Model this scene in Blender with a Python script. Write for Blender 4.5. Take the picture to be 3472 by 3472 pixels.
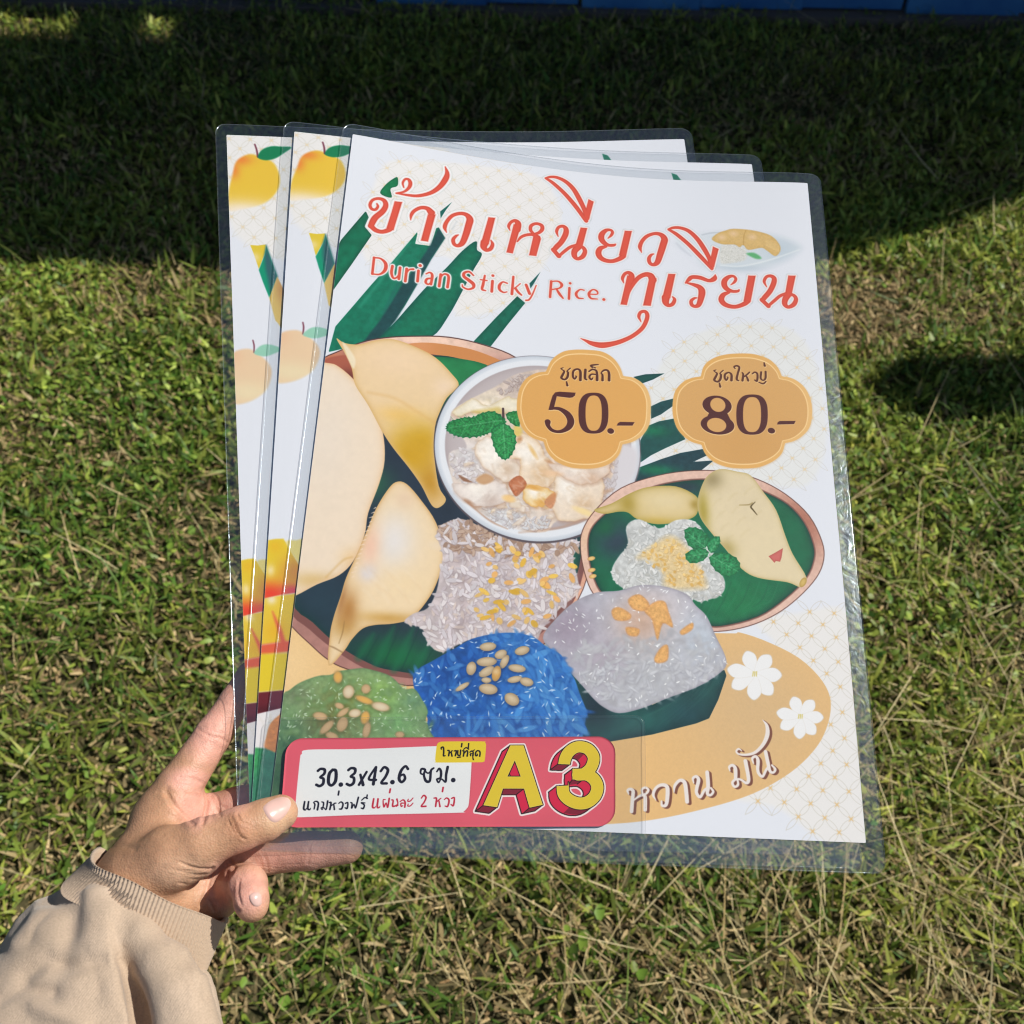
import bpy, math, random
import numpy as np
from mathutils import Vector
from mathutils.bvhtree import BVHTree

random.seed(7)
rng = np.random.default_rng(7)
scene = bpy.context.scene
for o in list(bpy.data.objects):
    bpy.data.objects.remove(o)

# ------------------------------------------------------------------ camera, sky, sun, exposure
CAM = np.array([0.0, 0.0, 1.45])
PITCH = math.radians(50.0)
FOV = math.radians(53.0)
RT = np.array([1.0, 0.0, 0.0])
FW = np.array([0.0, math.cos(PITCH), -math.sin(PITCH)])
UP = np.array([0.0, math.sin(PITCH), math.cos(PITCH)])
cam_data = bpy.data.cameras.new('camera')
cam_data.sensor_width = 36.0
cam_data.sensor_height = 36.0
cam_data.lens = 18.0 / math.tan(FOV / 2)
cam_data.clip_start = 0.02
cam_data.clip_end = 2000.0
cam_data.dof.use_dof = True
cam_data.dof.focus_distance = 0.56
cam_data.dof.aperture_fstop = 16.0
cam = bpy.data.objects.new('camera', cam_data)
scene.collection.objects.link(cam)
cam.location = CAM.tolist()
cam.rotation_euler = (math.pi / 2 - PITCH, 0, 0)
scene.camera = cam

SUN = np.array([0.65, 0.10, 0.75])
SUN = SUN / np.linalg.norm(SUN)
world = bpy.data.worlds.new('World')
scene.world = world
world.use_nodes = True
wn = world.node_tree
wn.nodes.clear()
w_out = wn.nodes.new('ShaderNodeOutputWorld')
w_bg = wn.nodes.new('ShaderNodeBackground')
w_sky = wn.nodes.new('ShaderNodeTexSky')
w_sky.sky_type = 'NISHITA'
w_sky.sun_disc = False
w_sky.sun_elevation = math.asin(SUN[2])
w_sky.sun_rotation = math.atan2(SUN[0], SUN[1])
w_sky.air_density = 1.0
w_sky.dust_density = 0.6
w_sky.ozone_density = 1.0
w_bg.inputs['Strength'].default_value = 0.058
wn.links.new(w_sky.outputs[0], w_bg.inputs[0])
wn.links.new(w_bg.outputs[0], w_out.inputs[0])

sun_data = bpy.data.lights.new('sun', 'SUN')
sun_data.energy = 3.9
sun_data.angle = math.radians(0.53)
sun_data.color = (1.0, 0.945, 0.86)
sun = bpy.data.objects.new('sun', sun_data)
scene.collection.objects.link(sun)
sun.rotation_euler = Vector(SUN.tolist()).to_track_quat('Z', 'Y').to_euler()
sun.location = (3, 1, 6)

scene.view_settings.view_transform = 'Standard'
scene.view_settings.look = 'None'
scene.view_settings.exposure = 0.24
scene.view_settings.gamma = 1.0
scene.view_settings.use_curve_mapping = False
scene.cycles.transparent_max_bounces = 32
scene.cycles.max_bounces = 8
scene.cycles.filter_width = 1.05

# ------------------------------------------------------------------ helpers
PF = 3482.0      # focal length in pixels of the 3472 px photograph
PC = 1736.0


def ray(x, y):
    x = np.asarray(x, float); y = np.asarray(y, float)
    a = (x - PC) / PF; b = -(y - PC) / PF
    return FW + a[..., None] * RT + b[..., None] * UP


def at(x, y, d):
    return CAM + ray(x, y) * np.asarray(d, float)[..., None]


def to_px(P):
    q = P - CAM
    d = q @ FW
    return PC + PF * (q @ RT) / d, PC - PF * (q @ UP) / d, d


def link(o, parent=None):
    scene.collection.objects.link(o)
    if parent is not None:
        o.parent = parent
    return o


def tag(o, label=None, cat=None, group=None, kind=None):
    if label: o['label'] = label
    if cat: o['category'] = cat
    if group: o['group'] = group
    if kind: o['kind'] = kind
    return o


def empty(name, loc=(0, 0, 0)):
    o = bpy.data.objects.new(name, None)
    o.empty_display_size = 0.05
    o.location = loc
    return link(o)


def mesh_obj(name, V, F, mats=(), parent=None, col=None, uv=None, smooth=False, fmat=None):
    """V (n,3) world points; F list of faces, or an int array (m,3)/(m,4)."""
    V = np.asarray(V, np.float32)
    me = bpy.data.meshes.new(name)
    if parent is not None:
        V = V - np.array(parent.location, np.float32)
    if isinstance(F, np.ndarray):
        k = F.shape[1]
        me.vertices.add(len(V)); me.vertices.foreach_set('co', V.ravel())
        me.loops.add(F.size); me.loops.foreach_set('vertex_index', F.ravel().astype(np.int32))
        me.polygons.add(len(F))
        me.polygons.foreach_set('loop_start', np.arange(0, F.size, k, dtype=np.int32))
        me.update(calc_edges=True)
    else:
        me.from_pydata(V.tolist(), [], F)
        me.update()
    for m in mats:
        me.materials.append(m)
    if fmat is not None:
        me.polygons.foreach_set('material_index', np.asarray(fmat, np.int32))
    if smooth:
        me.polygons.foreach_set('use_smooth', np.ones(len(me.polygons), bool))
    if col is not None:
        c = np.ones((len(V), 4), np.float32); c[:, :3] = col
        a = me.color_attributes.new('Col', 'FLOAT_COLOR', 'POINT')
        a.data.foreach_set('color', c.ravel())
    if uv is not None:
        idx = np.empty(len(me.loops), np.int32); me.loops.foreach_get('vertex_index', idx)
        l = me.uv_layers.new(name='UVMap')
        l.data.foreach_set('uv', np.asarray(uv, np.float32)[idx].ravel())
    o = bpy.data.objects.new(name, me)
    return link(o, parent)


def new_mat(name):
    m = bpy.data.materials.new(name); m.use_nodes = True
    nt = m.node_tree
    b = nt.nodes['Principled BSDF']
    return m, nt, b


def nd(nt, t, **kw):
    n = nt.nodes.new(t)
    for k, v in kw.items():
        setattr(n, k, v)
    return n


def bump_noise(nt, b, scale, strength, dist=0.001, detail=6, coord='Object'):
    tc = nd(nt, 'ShaderNodeTexCoord'); nz = nd(nt, 'ShaderNodeTexNoise'); bp = nd(nt, 'ShaderNodeBump')
    nz.inputs['Scale'].default_value = scale; nz.inputs['Detail'].default_value = detail
    bp.inputs['Strength'].default_value = strength; bp.inputs['Distance'].default_value = dist
    nt.links.new(tc.outputs[coord], nz.inputs['Vector'])
    nt.links.new(nz.outputs['Fac'], bp.inputs['Height'])
    nt.links.new(bp.outputs[0], b.inputs['Normal'])
    return nz, bp


def noise2(h, w, cell, seed, octaves=3):
    r = np.random.default_rng(seed)
    out = np.zeros((h, w), np.float32); amp = 1.0; tot = 0
    for _ in range(octaves):
        gh, gw = int(h / cell) + 3, int(w / cell) + 3
        g = r.random((gh, gw)).astype(np.float32)
        y = np.arange(h) / cell; x = np.arange(w) / cell
        y0 = y.astype(int); x0 = x.astype(int)
        fy = (y - y0).astype(np.float32); fx = (x - x0).astype(np.float32)
        fy = (fy * fy * (3 - 2 * fy))[:, None]; fx = (fx * fx * (3 - 2 * fx))[None]
        a = g[y0][:, x0]; b = g[y0][:, x0 + 1]; c = g[y0 + 1][:, x0]; d = g[y0 + 1][:, x0 + 1]
        out += amp * ((a * (1 - fx) + b * fx) * (1 - fy) + (c * (1 - fx) + d * fx) * fy)
        tot += amp; amp *= 0.5; cell = max(cell / 2, 1.0)
    return out / tot


def homography(dst):
    """unit square (0,0)(1,0)(1,1)(0,1) -> four photo points."""
    src = [(0, 0), (1, 0), (1, 1), (0, 1)]
    A = []; B = []
    for (u, v), (x, y) in zip(src, dst):
        A.append([u, v, 1, 0, 0, 0, -u * x, -v * x]); B.append(x)
        A.append([0, 0, 0, u, v, 1, -u * y, -v * y]); B.append(y)
    h = np.linalg.solve(np.array(A, float), np.array(B, float))
    return np.append(h, 1).reshape(3, 3)


def happly(H, p):
    p = np.asarray(p, float)
    q = np.concatenate([p, np.ones(p.shape[:-1] + (1,))], -1) @ H.T
    return q[..., :2] / q[..., 2:]


# the front poster's plane, found from its four corners and the A3 size
_d4 = [0.6243, 0.6565, 0.5002, 0.4680]
_c4 = [(1165, 411), (2787, 588), (2999, 2944), (850, 2870)]
_P4 = np.array([at(x, y, d) for (x, y), d in zip(_c4, _d4)])
PLN = np.cross(_P4[3] - _P4[0], _P4[1] - _P4[0]); PLN /= np.linalg.norm(PLN)   # faces the camera
if PLN @ (CAM - _P4[0]) < 0: PLN = -PLN
PL0 = _P4.mean(0)


def plane_depth(x, y):
    return ((PL0 - CAM) @ PLN) / (ray(x, y) @ PLN)


BEND = np.linalg.inv(homography([(1100, 430), (2738, 600), (2937, 2858), (880, 2775)]))


class Sheet:
    """a bent sheet: unit square -> photo point and depth -> point in the place."""

    def __init__(self, corners, sag=0.0, lift=0.0, fan=0.0, relief=0.0, wid=0.287):
        self.H = homography(corners); self.Hi = np.linalg.inv(self.H)
        self.sag = sag; self.lift = lift; self.fan = fan; self.relief = relief

    def shape(self, uv):
        u = np.clip(uv[..., 0], 0, 1); v = np.clip(uv[..., 1], 0, 1)
        return np.sin(np.pi * u) ** 1.2 * (1 - v) ** 2.2

    def px(self, uv):
        p = happly(self.H, uv)
        p[..., 1] += self.sag * self.shape(uv)
        return p

    def inv(self, px):
        px = np.asarray(px, float)
        uv = happly(self.Hi, px)
        for _ in range(5):
            q = px.copy(); q[..., 1] -= self.sag * self.shape(uv)
            uv = happly(self.Hi, q)
        return uv

    def world(self, uv, off=0.0):
        """off: metres along the sheet's normal, + towards the camera"""
        uv = np.asarray(uv, float)
        p = self.px(uv)
        v = np.clip(uv[..., 1], -.1, 1.1)
        w = happly(BEND, p)                     # all the sheets lie in the same bend
        d = plane_depth(p[..., 0], p[..., 1]) + self.lift + self.fan * (1 - v) + self.relief * self.shape(w)
        P = at(p[..., 0], p[..., 1], d)
        rip = .00035 * np.sin(uv[..., 0] * 9 + uv[..., 1] * 5 + 1) * np.sin(uv[..., 1] * 7 - uv[..., 0] * 3)   # slight waviness of the laminate
        return P + PLN * (off + rip)[..., None] if np.ndim(rip) else P + PLN * (off + rip)


S1 = Sheet([(1196, 455), (2738, 621), (2937, 2858), (910, 2775)], sag=47, relief=0.012)
S2 = Sheet([(998, 446), (2549, 557), (2870, 2840), (850, 2772)], sag=24, lift=0.0009, fan=0.0010, relief=0.012)
S3 = Sheet([(768, 457), (2320, 472), (2650, 2800), (848, 2768)], sag=18, lift=0.0018, fan=0.0020, relief=0.012)
SL = Sheet([(972, 2503), (2086, 2497), (2086, 2802), (948, 2806)], lift=-0.0022)
# ------------------------------------------------------------------ printing ink: a small painter for flat print
def lin(c):
    c = np.asarray(c, float)
    return np.where(c <= 0.04045, c / 12.92, ((c + 0.055) / 1.055) ** 2.4)


def enc(c):
    return np.where(c <= 0.0031308, c * 12.92, 1.055 * np.clip(c, 0, None) ** (1 / 2.4) - 0.055)


def crom(P, n=5, closed=False):
    P = np.asarray(P, float)
    if len(P) < 3 and not closed: return P
    Q = np.vstack([P[-1:], P, P[:2]]) if closed else np.vstack([2 * P[:1] - P[1:2], P, 2 * P[-1:] - P[-2:-1]])
    out = []
    m = len(P) if closed else len(P) - 1
    for i in range(m):
        a, b, c, d = Q[i:i + 4]
        for t in np.arange(n) / n:
            out.append(.5 * ((2 * b) + (c - a) * t + (2 * a - 5 * b + 4 * c - d) * t * t + (3 * b - a - 3 * c + d) * t ** 3))
    if not closed: out.append(P[-1])
    return np.array(out)


class Pad:
    def __init__(self, sheet, W, H, bg):
        self.s = sheet; self.W = W; self.H = H
        self.img = np.empty((H, W, 3), np.float32); self.img[:] = np.array(bg, np.float32) / 255
        self.k = 0

    def M(self, pts, cr):
        p = np.asarray(pts, float)[:, :2] * cr[2] + np.array(cr[:2])
        return self.s.inv(p) * [self.W, self.H]

    def sc(self, pt, cr):
        pt = (pt[0], pt[1]); a = self.M([pt, (pt[0] + 10, pt[1]), (pt[0], pt[1] + 10)], cr)
        return .5 * (np.linalg.norm(a[1] - a[0]) + np.linalg.norm(a[2] - a[0])) / 10

    def box(self, Q, pad):
        x0 = max(int(Q[:, 0].min() - pad), 0); x1 = min(int(Q[:, 0].max() + pad) + 2, self.W)
        y0 = max(int(Q[:, 1].min() - pad), 0); y1 = min(int(Q[:, 1].max() + pad) + 2, self.H)
        return (x0, y0, x1, y1) if x1 > x0 and y1 > y0 else None

    def _grid(self, b, st=1):
        x0, y0, x1, y1 = b
        return np.meshgrid(np.arange(x0, x1, st, dtype=np.float32), np.arange(y0, y1, st, dtype=np.float32))

    def _up(self, D, b, st):
        if st == 1: return D
        x0, y0, x1, y1 = b
        h, w = y1 - y0, x1 - x0
        y = np.minimum(np.arange(h) / st, D.shape[0] - 1.001); x = np.minimum(np.arange(w) / st, D.shape[1] - 1.001)
        y0i = y.astype(int); x0i = x.astype(int); fy = (y - y0i)[:, None]; fx = (x - x0i)[None]
        y1i = np.minimum(y0i + 1, D.shape[0] - 1); x1i = np.minimum(x0i + 1, D.shape[1] - 1)
        return ((D[y0i][:, x0i] * (1 - fx) + D[y0i][:, x1i] * fx) * (1 - fy) + (D[y1i][:, x0i] * (1 - fx) + D[y1i][:, x1i] * fx) * fy).astype(np.float32)

    def sd_poly(self, Q, b, st):
        X, Y = self._grid(b, st)
        d = np.full(X.shape, 1e12, np.float32); ins = np.zeros(X.shape, bool)
        n = len(Q)
        for i in range(n):
            ax, ay = Q[i]; bx, by = Q[(i + 1) % n]
            ex, ey = bx - ax, by - ay
            L = ex * ex + ey * ey
            if L < 1e-9: continue
            wx = X - ax; wy = Y - ay
            t = np.clip((wx * ex + wy * ey) / L, 0, 1)
            d = np.minimum(d, (wx - ex * t) ** 2 + (wy - ey * t) ** 2)
            if ay != by:
                c = ((ay > Y) != (by > Y)) & (X < ex * (Y - ay) / ey + ax)
                ins ^= c
        d = np.sqrt(d)
        return self._up(np.where(ins, -d, d), b, st)

    def sd_stroke(self, Q, w, b, st=1):
        X, Y = self._grid(b, st)
        d = np.full(X.shape, 1e9, np.float32)
        if len(Q) == 1:
            return self._up(np.hypot(X - Q[0, 0], Y - Q[0, 1]) - w[0] / 2, b, st)
        for i in range(len(Q) - 1):
            ax, ay = Q[i]; ex, ey = Q[i + 1] - Q[i]
            L = ex * ex + ey * ey + 1e-9
            t = np.clip(((X - ax) * ex + (Y - ay) * ey) / L, 0, 1)
            d = np.minimum(d, np.hypot(X - ax - ex * t, Y - ay - ey * t) - (w[i] + (w[i + 1] - w[i]) * t) / 2)
        return self._up(d, b, st)

    def put(self, b, m, col):
        x0, y0, x1, y1 = b
        A = self.img[y0:y1, x0:x1]
        col = np.asarray(col, np.float32)
        if col.ndim == 1: col = col[None, None]
        A += (col / 255 - A) * np.clip(m, 0, 1)[..., None]

    def poly(self, pts, cr, col, f=1.0, smooth=True, rim=None, noise=0, cell=30, grad=None, alpha=1.0, fold=None, sd_out=False):
        """rim=(colour,width): edges shade to colour; grad=[(x,y,r,colour)...] soft patches inside."""
        P = np.asarray(pts, float)
        Q = self.M(crom(P, 4, True) if smooth else P, cr)
        b = self.box(Q, f + 2)
        if b is None: return None
        big = max(b[2] - b[0], b[3] - b[1])
        st = 3 if big > 260 else (2 if big > 120 else 1)
        D = self.sd_poly(Q, b, st)
        m = np.clip(.5 - D / f, 0, 1) * alpha
        C = np.empty(D.shape + (3,), np.float32); C[:] = np.asarray(col, np.float32)
        s = self.sc(P.mean(0), cr)
        X, Y = self._grid(b)
        if grad:
            for g in grad:
                c = self.M([g[:2]], cr)[0]; rx = g[2] * s; ry = (g[4] if len(g) > 4 else g[2]) * s
                a = np.exp(-(((X - c[0]) / rx) ** 2 + ((Y - c[1]) / ry) ** 2))[..., None]
                C += (np.asarray(g[3], np.float32) - C) * a
        if rim:
            a = np.exp(np.minimum(D, 0) / (rim[1] * s))[..., None]
            C += (np.asarray(rim[0], np.float32) - C) * a
        if noise:
            self.k += 1
            nz = noise2(b[3] - b[1], b[2] - b[0], cell * s, 100 + self.k)
            C *= (1 + noise * (nz - .5) * 2)[..., None]
        self.put(b, m, np.clip(C, 0, 255))
        return (b, D) if sd_out else None

    def stroke(self, pts, cr, col, f=1.0, grow=0.0, off=(0, 0), alpha=1.0, n=5):
        P = np.array([(p[0] + off[0], p[1] + off[1], p[2] if len(p) > 2 else 10) for p in pts], float)
        s = self.sc(P[0], cr)
        C = crom(P, n) if len(P) > 2 else P
        Q = self.M(C, cr); w = np.maximum(C[:, 2], 1) * s + 2 * grow * s
        b = self.box(Q, w.max() / 2 + f + 1)
        if b is None: return
        D = self.sd_stroke(Q, w, b)
        self.put(b, np.clip(.5 - D / f, 0, 1) * alpha, col)

    def ell(self, x, y, w, h, ang, cr, col, f=1.2, alpha=1.0, shade=None):
        c = self.M([(x, y)], cr)[0]; s = self.sc((x, y), cr)
        a = math.radians(ang); rx = w * s / 2; ry = h * s / 2
        R = max(rx, ry) + f + 1
        b = self.box(np.array([c - R, c + R]), 0)
        if b is None: return
        X, Y = self._grid(b); X = X - c[0]; Y = Y - c[1]
        U = (X * math.cos(a) + Y * math.sin(a)) / rx; V = (-X * math.sin(a) + Y * math.cos(a)) / ry
        r = np.sqrt(U * U + V * V)
        m = np.clip(.5 - (r - 1) * min(rx, ry) / f, 0, 1) * alpha
        C = np.empty(r.shape + (3,), np.float32); C[:] = np.asarray(col, np.float32)
        if shade is not None:
            C += (np.asarray(shade, np.float32) - C) * np.clip(r ** 2.5, 0, 1)[..., None] * .7
        self.put(b, m, C)

    def grains(self, pts, cr, n, L, w, cols, seed, dark=(120, 105, 105), ang=None, f=1.1, alpha=.85, dk=.5):
        r = np.random.default_rng(seed)
        Q = self.M(crom(pts, 4, True), cr); b = self.box(Q, 2)
        D = self.sd_poly(Q, b, 3)
        s = self.sc(np.mean(np.asarray(pts, float)[:, :2], 0), cr)
        k = 0; t = 0
        while k < n and t < n * 8:
            t += 1
            x = r.uniform(b[0], b[2] - 1); y = r.uniform(b[1], b[3] - 1)
            if D[int(y) - b[1], int(x) - b[0]] > -w * s * .2: continue
            k += 1
            a = r.uniform(0, 180) if ang is None else r.normal(ang[0], ang[1])
            l = L * r.uniform(.6, 1.3); ww = w * r.uniform(.7, 1.3)
            c = np.array(cols[r.integers(len(cols))], float) * r.uniform(.93, 1.05)
            self._e(x + .8, y + 1.2, l * s * 1.08, ww * s * 1.25, a, dark, dk, f * 1.6)
            self._e(x, y, l * s, ww * s, a, np.clip(c, 0, 255), alpha, f)

    def _e(self, cx, cy, w, h, ang, col, alpha, f):
        a = math.radians(ang); rx = w / 2; ry = h / 2; R = max(rx, ry) + f + 1
        b = self.box(np.array([[cx - R, cy - R], [cx + R, cy + R]]), 0)
        if b is None: return
        X, Y = self._grid(b); X = X - cx; Y = Y - cy
        U = (X * math.cos(a) + Y * math.sin(a)) / rx; V = (-X * math.sin(a) + Y * math.cos(a)) / ry
        r = np.sqrt(U * U + V * V)
        self.put(b, np.clip(.5 - (r - 1) * min(rx, ry) / f, 0, 1) * alpha, col)

    def lattice(self, region, cr, s, ox, oy, bgcol, line=(205, 203, 196), node=(226, 196, 146)):
        """gold star lattice clipped to a region (canvas spacing s)."""
        Q = self.M(crom(region, 4, True), cr); b = self.box(Q, 2)
        D = self.sd_poly(Q, b, 3)
        self.put(b, np.clip(.5 - D / 14, 0, 1), bgcol)
        inside = lambda x, y: b[0] <= x < b[2] and b[1] <= y < b[3] and D[int(y) - b[1], int(x) - b[0]] < 0
        nodes = []
        for j in range(int(b[1] / (s / 2)) - 2, int(b[3] / (s / 2)) + 3):
            for i in range(int(b[0] / s) - 2, int(b[2] / s) + 3):
                nodes.append((ox + i * s + (j % 2) * s / 2, oy + j * s / 2))
        h = s / 2
        for x, y in nodes:
            for dx in (-h, h):
                if not (inside(x, y) or inside(x + dx, y + h)): continue
                for sg in (-1, 1):
                    t = np.linspace(0, 1, 7)
                    L = math.hypot(dx, h); nx, ny = -h / L, dx / L
                    bl = sg * 4 * t * (1 - t) * .13 * L
                    q = np.stack([x + dx * t + nx * bl, y + h * t + ny * bl], 1)
                    bb = self.box(q, 3)
                    if bb is None: continue
                    d = self.sd_stroke(q, np.full(7, 1.1), bb)
                    self.put(bb, np.clip(.6 - d, 0, 1) * .8, line)
        for x, y in nodes:
            if not inside(x, y): continue
            for sx, sy in ((1, 1), (1, -1)):
                q = np.array([[x - sx * s * .11, y - sy * s * .11], [x, y], [x + sx * s * .11, y + sy * s * .11]])
                bb = self.box(q, 4)
                if bb is None: continue
                d = self.sd_stroke(q, np.array([.3, 4.2, .3]) * s / 60, bb)
                self.put(bb, np.clip(.5 - d, 0, 1) * .9, node)

    def image(self, name, gain):
        L = lin(np.clip(self.img, 0, 1)) * np.asarray(gain)
        a = np.ones((self.H, self.W, 4), np.float32)
        a[..., :3] = np.clip(enc(np.clip(L, 0, .88)), 0, 1)
        im = bpy.data.images.new(name, self.W, self.H)
        im.pixels.foreach_set(a[::-1].ravel())
        im.update(); im.pack()
        return im
# ------------------------------------------------------------------ the print of the front poster
cA = (1200, 540, 1 / 3); cB = (1700, 540, 1 / 3); cC = (2080, 700, 1 / 3)
cE5 = (1740, 1160, 1 / 3); cE8 = (2260, 1160, 1 / 3); cW = (2080, 2380, 1 / 3)
c2 = (700, 380, 1050 / 1932); c4 = (900, 1100, 1200 / 1932); c5 = (1700, 1300, 1200 / 1932)
c7 = (1900, 2000, 1200 / 1932); cD = (1440, 1160, .5); cE = (900, 1940, .5); SRC = (0, 0, 1.0)
c3b = (700, 400, 1 / 3); c4b = (700, 1040, 1 / 3); c5b = (720, 1640, 1 / 3); c6b = (780, 2240, 1 / 3.118)
cG = (920, 2440, 1 / 3); cH = (1500, 2440, 1 / 3)

GR = (16, 112, 82); GRD = (28, 74, 78); NAVY = (40, 54, 70)
WARM = (233, 234, 236)


def paint_durian():
    p = Pad(S1, 1240, 1772, (226, 231, 243))
    # star lattices
    p.lattice([(1300, 560), (1400, 545), (1560, 555), (1760, 580), (1850, 620), (1900, 720), (1880, 830), (1800, 960), (1700, 1040), (1600, 1070), (1540, 1050), (1560, 900), (1440, 860), (1300, 900), (1230, 860), (1250, 700)], SRC, 58, 10, 6, WARM, (214, 213, 210), (232, 218, 190))
    p.lattice([(2430, 1110), (2600, 1095), (2720, 1150), (2780, 1300), (2800, 1500), (2740, 1640), (2600, 1640), (2500, 1600), (2300, 1620), (2180, 1500), (2200, 1330), (2250, 1220), (2330, 1150)], SRC, 58, 8, 20, (228, 231, 234), (208, 208, 206), (230, 212, 178))
    p.lattice([(2560, 2100), (2700, 2080), (2880, 2080), (2960, 2400), (2980, 2860), (2860, 2880), (2760, 2830), (2640, 2740), (2480, 2700), (2600, 2600), (2700, 2400), (2640, 2200)], SRC, 58, 22, 12, (232, 233, 234))
    # palm fronds upper left
    fr = dict(noise=.12, cell=40)
    p.poly([(993, 618), (1012, 660), (985, 715), (1030, 768), (905, 950), (770, 1140), (790, 900), (838, 800)], c2, GR, rim=((18, 78, 60), 10), **fr, smooth=False)
    p.poly([(265, 345), (330, 250), (420, 185), (445, 195), (440, 270), (370, 300), (380, 390)], cA, (20, 125, 80), rim=((12, 90, 60), 8), **fr)
    p.poly([(650, 730), (390, 1040), (180, 1270), (0, 1480), (-190, 1700), (-260, 1960), (0, 1900), (120, 1860), (250, 1830), (340, 1740), (520, 1480), (640, 1270), (780, 1020), (925, 800), (860, 690), (835, 700), (780, 880), (620, 860)], cA, (18, 118, 92), smooth=False, **fr)
    p.poly([(925, 800), (860, 700), (780, 860), (640, 1080), (500, 1250), (380, 1450), (260, 1640), (90, 1860), (250, 1830), (420, 1640), (640, 1270), (780, 1020)], cA, GRD, smooth=False, f=6, **fr)
    for a, b_ in ((((560, 850), (60, 1500)), (52, 160, 130)), (((640, 900), (130, 1700)), (30, 130, 105)), (((480, 1200), (300, 1560)), (34, 104, 100))):
        p.stroke([(a[0][0], a[0][1], 6), ((a[0][0] + a[1][0]) / 2, (a[0][1] + a[1][1]) / 2, 26), (a[1][0], a[1][1], 20)], cA, b_, f=10, alpha=.6)
    p.poly([(875, 530), (995, 435), (930, 520), (880, 600)], cA, (22, 100, 92), smooth=False)
    p.poly([(1240, 830), (1100, 930), (940, 1100), (740, 1290), (560, 1490), (420, 1650), (320, 1750), (250, 1840), (500, 1830), (790, 1800), (960, 1590), (1110, 1320), (1210, 1130), (1300, 970), (1250, 920)], cA, (18, 116, 88), rim=((10, 84, 74), 26), **fr)
    p.poly([(1660, 1390), (1450, 1600), (1215, 1850), (1390, 1900), (1560, 1680), (1740, 1460)], cA, (20, 104, 84), rim=((10, 84, 70), 14), smooth=False, **fr)
    p.poly([(1785, 1260), (1895, 1145), (1830, 1260), (1790, 1320)], cA, (24, 92, 88), smooth=False)
    p.poly([(1000, 700), (1045, 632), (1030, 650), (1005, 710)], cA, (150, 170, 190), f=8, alpha=.4)
    # fronds on the right
    p.poly([(1220, 355), (1340, 328), (1535, 318), (1420, 380), (1310, 420)], cE5, (24, 84, 78), rim=((16, 60, 66), 10), smooth=False)
    p.poly([(1395, 655), (1500, 605), (1640, 570), (1620, 650), (1500, 735), (1400, 780)], cE5, (30, 76, 80), smooth=False, **fr)
    p.poly([(1370, 850), (1480, 805), (1640, 775), (1700, 900), (1750, 985), (1540, 1080), (1400, 1150), (1290, 1225), (1290, 1000)], cE5, (28, 82, 80), grad=[(1420, 900, 150, (22, 112, 82), 60)], smooth=False, **fr)
    p.poly([(1275, 1275), (1500, 1190), (1700, 1125), (1925, 1085), (1990, 1140), (1830, 1215), (2040, 1200), (1900, 1310), (1500, 1370), (1215, 1450)], cE5, (30, 66, 76), grad=[(1450, 1300, 200, (18, 116, 84), 60)], smooth=False, **fr)
    # tan swoosh
    tan = (228, 188, 130)
    p.poly([(2422, 2146), (2478, 2138), (2583, 2168), (2707, 2230), (2788, 2310), (2816, 2385), (2800, 2472), (2757, 2546), (2676, 2621), (2552, 2690), (2397, 2739), (2210, 2779), (2024, 2795), (1700, 2800), (850, 2770), (850, 2050), (1500, 2100)], SRC, tan, grad=[(960, 2250, 180, (240, 208, 156)), (2550, 2400, 260, (214, 182, 136))], noise=.02, cell=6)
    # dark frond under the grey mound
    p.poly([(1870, 2200), (2000, 2220), (2150, 2300), (2210, 2390), (2335, 2328), (2455, 2270), (2462, 2290), (2434, 2372), (2403, 2435), (2360, 2452), (2210, 2490), (2074, 2513), (1950, 2530), (1880, 2500)], SRC, (36, 92, 88), rim=((22, 60, 66), 22), smooth=False, grad=[(2010, 2390, 80, (30, 50, 62)), (2330, 2420, 90, (30, 76, 84))], noise=.16, cell=60)
    for q in range(9):
        p.stroke([(2050 + q * 30, 2500 - q * 7, 2), (2160 + q * 30, 2440 - q * 12, 5), (2250 + q * 22, 2400 - q * 14, 2)], SRC, (52, 112, 104), f=6, alpha=.25)
    # big bamboo tray
    rim = [(1080, 1225), (1140, 1192), (1223, 1159), (1300, 1143), (1397, 1137), (1521, 1140), (1645, 1168), (1757, 1215), (1900, 1330), (1985, 1500), (2010, 1700), (2000, 1900), (1962, 2030), (1850, 2180), (1650, 2290), (1500, 2327), (1400, 2325), (1352, 2320), (1177, 2270), (1110, 2237), (1050, 2185), (990, 2127), (930, 2050), (860, 1900), (850, 1700), (950, 1350)]
    p.poly(rim, SRC, (90, 60, 56), f=2)
    rim2 = [(1437 + (x - 1437) * .996, 1735 + (y - 1735) * .994) for x, y in rim]
    p.poly(rim2, SRC, (176, 128, 120), grad=[(1450, 1150, 420, (240, 208, 190), 60), (1960, 2020, 120, (228, 176, 150)), (1120, 1230, 70, (196, 120, 88))], noise=.08, cell=20)
    p.poly([(1050, 1250), (1300, 1190), (1459, 1190), (1600, 1200), (1700, 1235), (1830, 1400), (1945, 1600), (1990, 1800), (1975, 1950), (1915, 2075), (1700, 2240), (1500, 2300), (1330, 2292), (1250, 2272), (1150, 2215), (1050, 2135), (970, 2040), (930, 1700), (980, 1400)], SRC, (128, 84, 80), f=2)
    p.poly([(1350, 1172), (1430, 1160), (1521, 1168), (1620, 1190), (1720, 1235), (1660, 1240), (1560, 1215), (1459, 1199), (1400, 1190)], SRC, (206, 140, 84), grad=[(1420, 1170, 50, (216, 150, 100))])
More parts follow.
